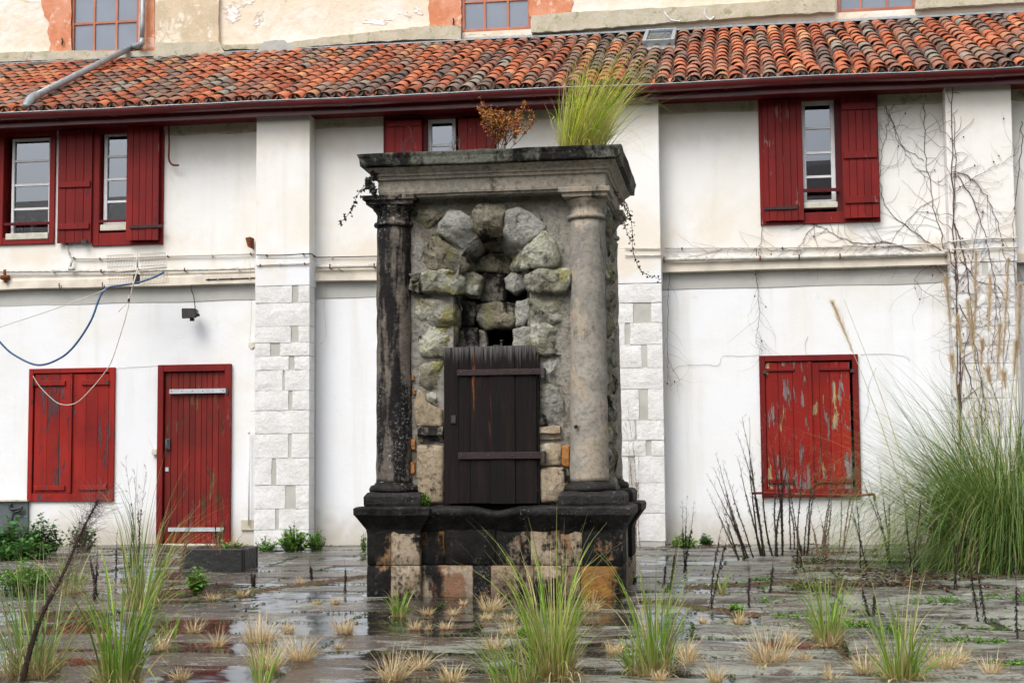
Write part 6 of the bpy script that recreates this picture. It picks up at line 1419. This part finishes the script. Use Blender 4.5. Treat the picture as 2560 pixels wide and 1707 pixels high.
run([(845, 671), (870, 685), (905, 694), (960, 694)], .004, 'wall_cable', 'loose thin wire drooping under the pipe left of the well', 'cable', 'iron', -.05, 5)
run([(808, 672), (810, 760), (815, 840), (800, 860)], .0025, 'wall_cable', 'hair-thin wire hanging right of the left pilaster', 'cable', 'ropew', -.02, 4)
X0, X1, Z0, Z1 = rect(491, 687, 508, 704)
j = MB().box(X0, X1, -.055, -.0, Z0, Z1); one(j, 'junction_box', 'small white square junction box above the floodlight', 'junction box', 'white', False, .006)
run([(500, 703), (482, 706), (478, 722), (484, 740), (488, 770)], .006, 'lamp_cable', 'black and white lead dropping to the floodlight', 'cable', 'iron', -.05, 6)
# floodlight
c = P(477, 785, -.16); fl = empty('floodlight', 'black wall floodlight with a grey glass front', 'floodlight', None, c)
mb = MB(); s = .075
prf = [(-.10, -.06), (.09, -.055), (.085, .065), (-.105, .07)]
mb.add([(x_, -.05, z_) for x_, z_ in prf] + [(x_ * .7 + .015, .07, z_ * .6 + .01) for x_, z_ in prf], [(0, 1, 2, 3), (7, 6, 5, 4), (0, 4, 5, 1), (1, 5, 6, 2), (2, 6, 7, 3), (3, 7, 4, 0)]); mb.build('housing', M['black'], fl, bevel=.008)
mb = MB(); mb.add([(x_ * .8, -.052, z_ * .78) for x_, z_ in prf], [(0, 1, 2, 3)]); mb.build('glass_front', M['iron'], fl, fix=False)
mb = MB(); mb.tube([(.01, .02, -.05), (.01, .02, -.085)], .03, 10); mb.box(.075, .11, -.01, .02, -.03, .0); mb.tube([(.02, .07, .0), (.02, .15, .0)], .012, 6); mb.build('bracket', M['black'], fl, bevel=.003)
# hooked conduit
run([(421, 306), (423, 360), (422, 396), (428, 410), (436, 413), (447, 413)], .012, 'hooked_pipe', 'rust brown hook-ended pipe hanging under the gutter', 'pipe', 'rust', -.12, 8)
# rusty bracket, sensors, taps
mb = MB(); X0, X1, Z0, Z1 = rect(626, 598, 639, 626)
mb.prism([(X0, Z1 - .01), (X1, Z1), (X1, Z0), (X0 + .03, Z0 + .02)], -.2, -.05); one(mb, 'rusty_bracket', 'rusty orange bracket sticking out left of the left pilaster', 'bracket', 'rust', False, .004)
X0, X1, Z0, Z1 = rect(625, 856, 640, 870, -.1); mb = MB().box(X0, X1, -.16, -.06, Z0, Z1).tube([((X0 + X1) / 2, -.17, Z0 - .01), ((X0 + X1) / 2, -.1, Z0 - .005)], .02, 8)
one(mb, 'motion_sensor', 'small cream motion sensor on the left side of the left pilaster', 'sensor', 'sill', False, .005)
mb = MB().tube([P(628, 1027, -.1), P(642, 1027, -.1)], .008, 6); one(mb, 'wall_peg', 'white peg stub below the motion sensor', 'peg', 'white')
mb = MB().tube([P(622, 1080, -.03), P(622, 1190, -.03), P(622, 1312, -.03)], .010, 8); mb.tube([P(622, 1076, -.03), P(622, 1084, -.03)], .014, 8)
one(mb, 'thin_conduit', 'thin white upright conduit right of the door', 'conduit', 'white')
X0, X1, Z0, Z1 = rect(602, 1299, 641, 1325); one(MB().box(X0, X1, .0, .05, Z0, Z1), 'hatch_cover', 'grey rectangular cover plate low on the wall right of the door', 'cover plate', 'cement', False, .004)
X0, X1, Z0, Z1 = rect(381, 1122, 394, 1137); mb = MB().box(X0, X1, -.03, .04, Z0, Z1); one(mb, 'bell_box', 'small cream bell box left of the red door', 'bell box', 'sill', False, .004)
# rusty valve at the left edge of the pipe
mb = MB(); p = P(12, 690, -.08); mb.tube([p + Vector((0, 0, .08)), p, p + Vector((.02, 0, -.08))], .02, 8); mb.tube([p + Vector((-.05, 0, -.02)), p + Vector((.06, 0, -.02))], .028, 8)
one(mb, 'pipe_valve', 'rusty pipe fitting at the left edge of the photo', 'pipe fitting', 'rust')
mb = MB(); p = P(180, 660, -.07); mb.tube([p + Vector((0, 0, .06)), p + Vector((-.01, -.02, -.03))], .014, 8); mb.tube([p + Vector((-.035, -.01, -.06)), p + Vector((.04, -.01, -.06))], .022, 8)
one(mb, 'tap', 'white and rust tap on the pipe under the folded shutter', 'tap', 'pipe')
for (a, b_, lb) in ((148, 714, 'left small iron hook above the grey band'), (256, 712, 'right small iron hook above the grey band')):
    one(MB().tube(spline([P(a, b_ - 6, -.06), P(a, b_ + 4, -.08), P(a + 4, b_ + 8, -.09), P(a + 6, b_, -.09)], 3), .006, 5), 'wall_hook', lb, 'hook', 'iron')
# antenna
A0 = P(342, 640, -.5); an = empty('tv_antenna', 'grid television antenna hanging askew on the left wall', 'antenna', None, A0)
mb = MB(); r = random.Random(4)
def grid(x0_, x1_, yt, yb_, Yp, nv, nh, sk):
    for i in range(nv + 1):
        x = x0_ + (x1_ - x0_) * i / nv; mb.tube([P(x, yt + sk * (x - x0_), Yp) - A0, P(x + 8, yb_ + sk * (x - x0_), Yp + .02) - A0], .0022, 3, None, False)
    for i in range(nh + 1):
        y_ = yt + (yb_ - yt) * i / nh; mb.tube([P(x0_, y_, Yp) - A0, P(x1_, y_ + sk * (x1_ - x0_), Yp) - A0], .003, 3, None, False)
grid(267, 333, 639, 713, -.5, 17, 5, -.05); grid(350, 413, 636, 712, -.48, 17, 5, -.07)
mb.build('reflector_grid', M['ropeg'], an, fix=False)
mb = MB(); mb.tube([P(342, 632, -.55) - A0, P(344, 672, -.55) - A0], .011, 6); mb.tube([P(290, 680, -.52) - A0, P(345, 674, -.52) - A0, P(415, 668, -.52) - A0], .010, 6); mb.tube([P(345, 670, -.58) - A0, P(330, 720, -.75) - A0], .010, 6); mb.tube([P(322, 738, -.75) - A0, P(316, 760, -.78) - A0, P(295, 780, -.8) - A0], .004, 4)
mb.build('boom', M['ropew'], an, smooth=True)
mb = MB(); p = P(340, 697, -.6) - A0; mb.box(p.x - .04, p.x + .03, p.y, p.y + .06, p.z - .06, p.z + .06); mb.build('mount_box', M['black'], an, bevel=.008); mb = MB(); p = P(320, 746, -.75) - A0; mb.box(p.x - .012, p.x + .012, p.y, p.y + .03, p.z - .04, p.z + .0); mb.build('cable_clamp', M['black'], an, bevel=.003)
run([(411, 680, -.55), (380, 695, -.6), (340, 708, -.65), (300, 714, -.7), (265, 722, -.75), (247, 750, -.8), (228, 800, -.85), (190, 860, -.9), (150, 895, -.95), (95, 912, -1), (40, 890, -1), (0, 855, -1), (-60, 780, -1)], .0125, 'blue_hose', 'blue hose looping down from the antenna to the left edge', 'hose', 'blue', -.6, 8, 7)
run([(-60, 842, -.9), (0, 818, -.9), (130, 775, -.85), (265, 724, -.8)], .005, 'slack_cord', 'off-white cord stretched from the left edge up to the blue hose', 'cord', 'ropew', -.8, 5)
run([(330, 722, -.7), (315, 790, -.7), (284, 890, -.7), (262, 930, -.7), (225, 975, -.7), (188, 1008, -.7), (150, 1010, -.7), (120, 988, -.7), (95, 960, -.7), (83, 940, -.7)], .006, 'hanging_cord', 'beige cord hanging in a loop across the left closed shutters', 'cord', 'ropew', -.7, 5)
run([(384, 1120, -.1), (376, 1108, -.3), (372, 1095, -.4)], .0015, 'loose_wire', 'loose wire ends by the bell box', 'wire', 'ropew', -.2, 3)
# hairline cracks in the render
for pts, lb in (([(1680, 930), (1700, 915), (1760, 912), (1795, 912), (1808, 890), (1850, 890), (1898, 888)], 'fine stepped crack in the white wall left of the peeling shutters'), ([(2149, 886), (2200, 884), (2260, 890), (2275, 905)], 'fine crack running right from the peeling shutters'),
    ([(2015, 885), (2013, 860), (2020, 840)], 'short hairline crack rising above the peeling shutters'), ([(285, 922), (330, 918), (395, 914)], 'thin crack between the closed left shutters and the door'), ([(2160, 1055), (2172, 1010), (2170, 970), (2190, 918)], 'upright crack right of the peeling shutters'),
    ([(838, 1378), (860, 1366), (885, 1364), (905, 1372)], 'open crack at the wall foot left of the well'), ([(645, 660), (648, 760), (644, 860)], 'thin crack down the edge of the left pilaster')):
    Y_ = -.006 if 'pilaster' in lb else .024
    sp = [wob(P(a, b_, Y_ if 'pilaster' not in lb else -.005), .006, 20) for a, b_ in pts]; sp = [wob(p, .006, 30) for p in spline(sp, 5)]
    for p in sp: p.y = Y_ - .002 if 'pilaster' not in lb else -.3
    mb = MB(); mb.tube(sp, .0045 if 'open' in lb else .0016, 3, None, False); tag(mb.build('wall_crack', M['ropeg' if 'open' not in lb else 'iron'], fix=False), lb, 'crack')
# bottles inside the leftmost window
for k, (px, w_, h, mt, lb) in enumerate([(47, .035, .16, 'grey', 'dark cup-shaped bottle behind the leftmost window, left of three'), (64, .028, .26, 'black', 'tall dark bottle with a white label behind the leftmost window'), (80, .038, .22, 'white', 'white pump bottle behind the leftmost window'), (107, .05, .09, 'blue', 'blue sponge pack behind the leftmost window')]):
    p = P(px, 578, .13); mb = MB()
    if k == 3: mb.box(-w_, w_, -.02, .03, 0, .05)
    else: mb.lathe([(w_, 0), (w_ * 1.02, h * .1), (w_, h * .62), (w_ * .35, h * .74), (w_ * .35, h)], (0, 0), 14)
    o = mb.build('bottle' if k < 3 else 'sponge_pack', M[mt], smooth=k < 3); o.location = (p.x, .16, P(px, 590, .16).z); tag(o, lb, 'bottle' if k < 3 else 'sponge')
MB().box(rect(0, 0, 10, 10)[0], P(150, 590).x, .12, .3, P(80, 592, .16).z - .03, P(80, 592, .16).z).build('inner_sill', M['white'], B)
# trough
yb = G(545, 1424).y
X1 = P(607, 1400, yb).x; X0 = P(455, 1400, yb).x; zt = P(545, 1363 + 8, yb).z
t = empty('stone_trough', 'low black cement trough with weeds in front of the door', 'trough', None, ((X0 + X1) / 2, yb, 0)); L = t.location.copy()
mb = MB(); D_ = .46; w_ = .05
mb.box(X0 - L.x, X1 - L.x, 0, w_, -.02, zt).box(X0 - L.x, X1 - L.x, D_ - w_, D_, -.02, zt).box(X0 - L.x, X0 + w_ - L.x, w_ + .0005, D_ - w_ - .0005, -.02, zt - .002).box(X1 - w_ - L.x, X1 - L.x, w_ + .0005, D_ - w_ - .0005, -.02, zt - .002)
mb.build('basin', M['trough'], t, bevel=.012); mb = MB(); nn = 8
vs = [(X0 + w_ - L.x + (X1 - X0 - 2 * w_) * i / nn, w_ + (D_ - 2 * w_) * j / nn, zt - .03 + noise.noise(Vector((i, j, 1)) * .7) * .03) for i in range(nn + 1) for j in range(nn + 1)]
mb.add(vs, [(i * (nn + 1) + j, (i + 1) * (nn + 1) + j, (i + 1) * (nn + 1) + j + 1, i * (nn + 1) + j + 1) for i in range(nn) for j in range(nn)]); mb.build('soil', M['earth'], t, smooth=True)
o = grass('withered_grass', Vector(((X0 + X1) / 2, yb + .2, zt - .03)), 260, .28, 1.2, (0, 0), 1.6, .0022, [(.26, .11, .06), (.36, .20, .10), (.12, .06, .04)], 66, .17, .8, dryfrac=.3, basecol=(.2, .08, .05), tip=(.40, .26, .14)); tag(o, 'reddish withered grass growing in the black trough', 'dry grass')
weed('weed_plant', ((X0 + X1) / 2 + .12, yb + .2, zt - .02), .10, .16, 30, GL, 91, 'little green weeds inside the black trough', 'weed', .024, 'green weeds in the joints and along the wall')
weed('weed_plant', (P(563, 1340, -.3).x, -.5, 0), .42, .05, 10, GL, 92, 'climbing sprig at the right door jamb', 'weed', .03, 'green weeds in the joints and along the wall')
# grey meter niche at the left edge
X0, X1, Z0, Z1 = rect(-60, 1253, 70, 1345)
u = empty('meter_cupboard', 'open grey meter recess with black pipes at the left edge, behind the bushes', 'meter recess', None, ((X0 + X1) / 2, 0, 0)); L = u.location.copy()
MB().box(X0 - L.x, X1 - L.x, -.012, .04, 0, Z1).build('back_panel', M['grey'], u); MB().box(X0 - L.x, X1 + .01 - L.x, -.05, .03, Z1 + .001, Z1 + .02).build('lintel', M['cement'], u)
mb = MB(); mb.tube(spline([P(25, 1258, -.04) - L, P(27, 1272, -.05) - L, P(45, 1272, -.06) - L, P(56, 1268, -.06) - L], 4), .018, 8); mb.tube(spline([P(56, 1266, -.06) - L, P(50, 1276, -.07) - L, P(38, 1280, -.07) - L, P(32, 1290, -.07) - L, P(30, 1303, -.07) - L], 4), .014, 8); mb.build('pipe', M['black'], u, smooth=True)
# house across the yard, seen only as a reflection in the panes and puddles
hz = empty('facing_house', 'dark tiled house across the yard, seen mirrored in the window panes', 'house', None, (-3, -34, 0))
MB().box(-46, 26, -9, 0, 0, 8.6).build('wall', M['dusky'], hz)
mb = MB(); mb.add([(-47, .6, 8.5), (27, .6, 8.5), (12, -4.5, 12.2), (-31, -4.5, 11.6), (-47, -9.6, 8.5), (27, -9.6, 8.5)], [(0, 1, 2, 3), (3, 2, 5, 4), (0, 3, 4), (1, 5, 2)]); mb.col = (.06, .04, .03); mb.c = [mb.col] * 6; mb.build('roof', M['tile'], hz)
for k in range(14):
    w__ = MB().box(-40 + k * 4.5, -38.8 + k * 4.5, .001, .03, 5, 6.8).build('window', M['dark'], hz)
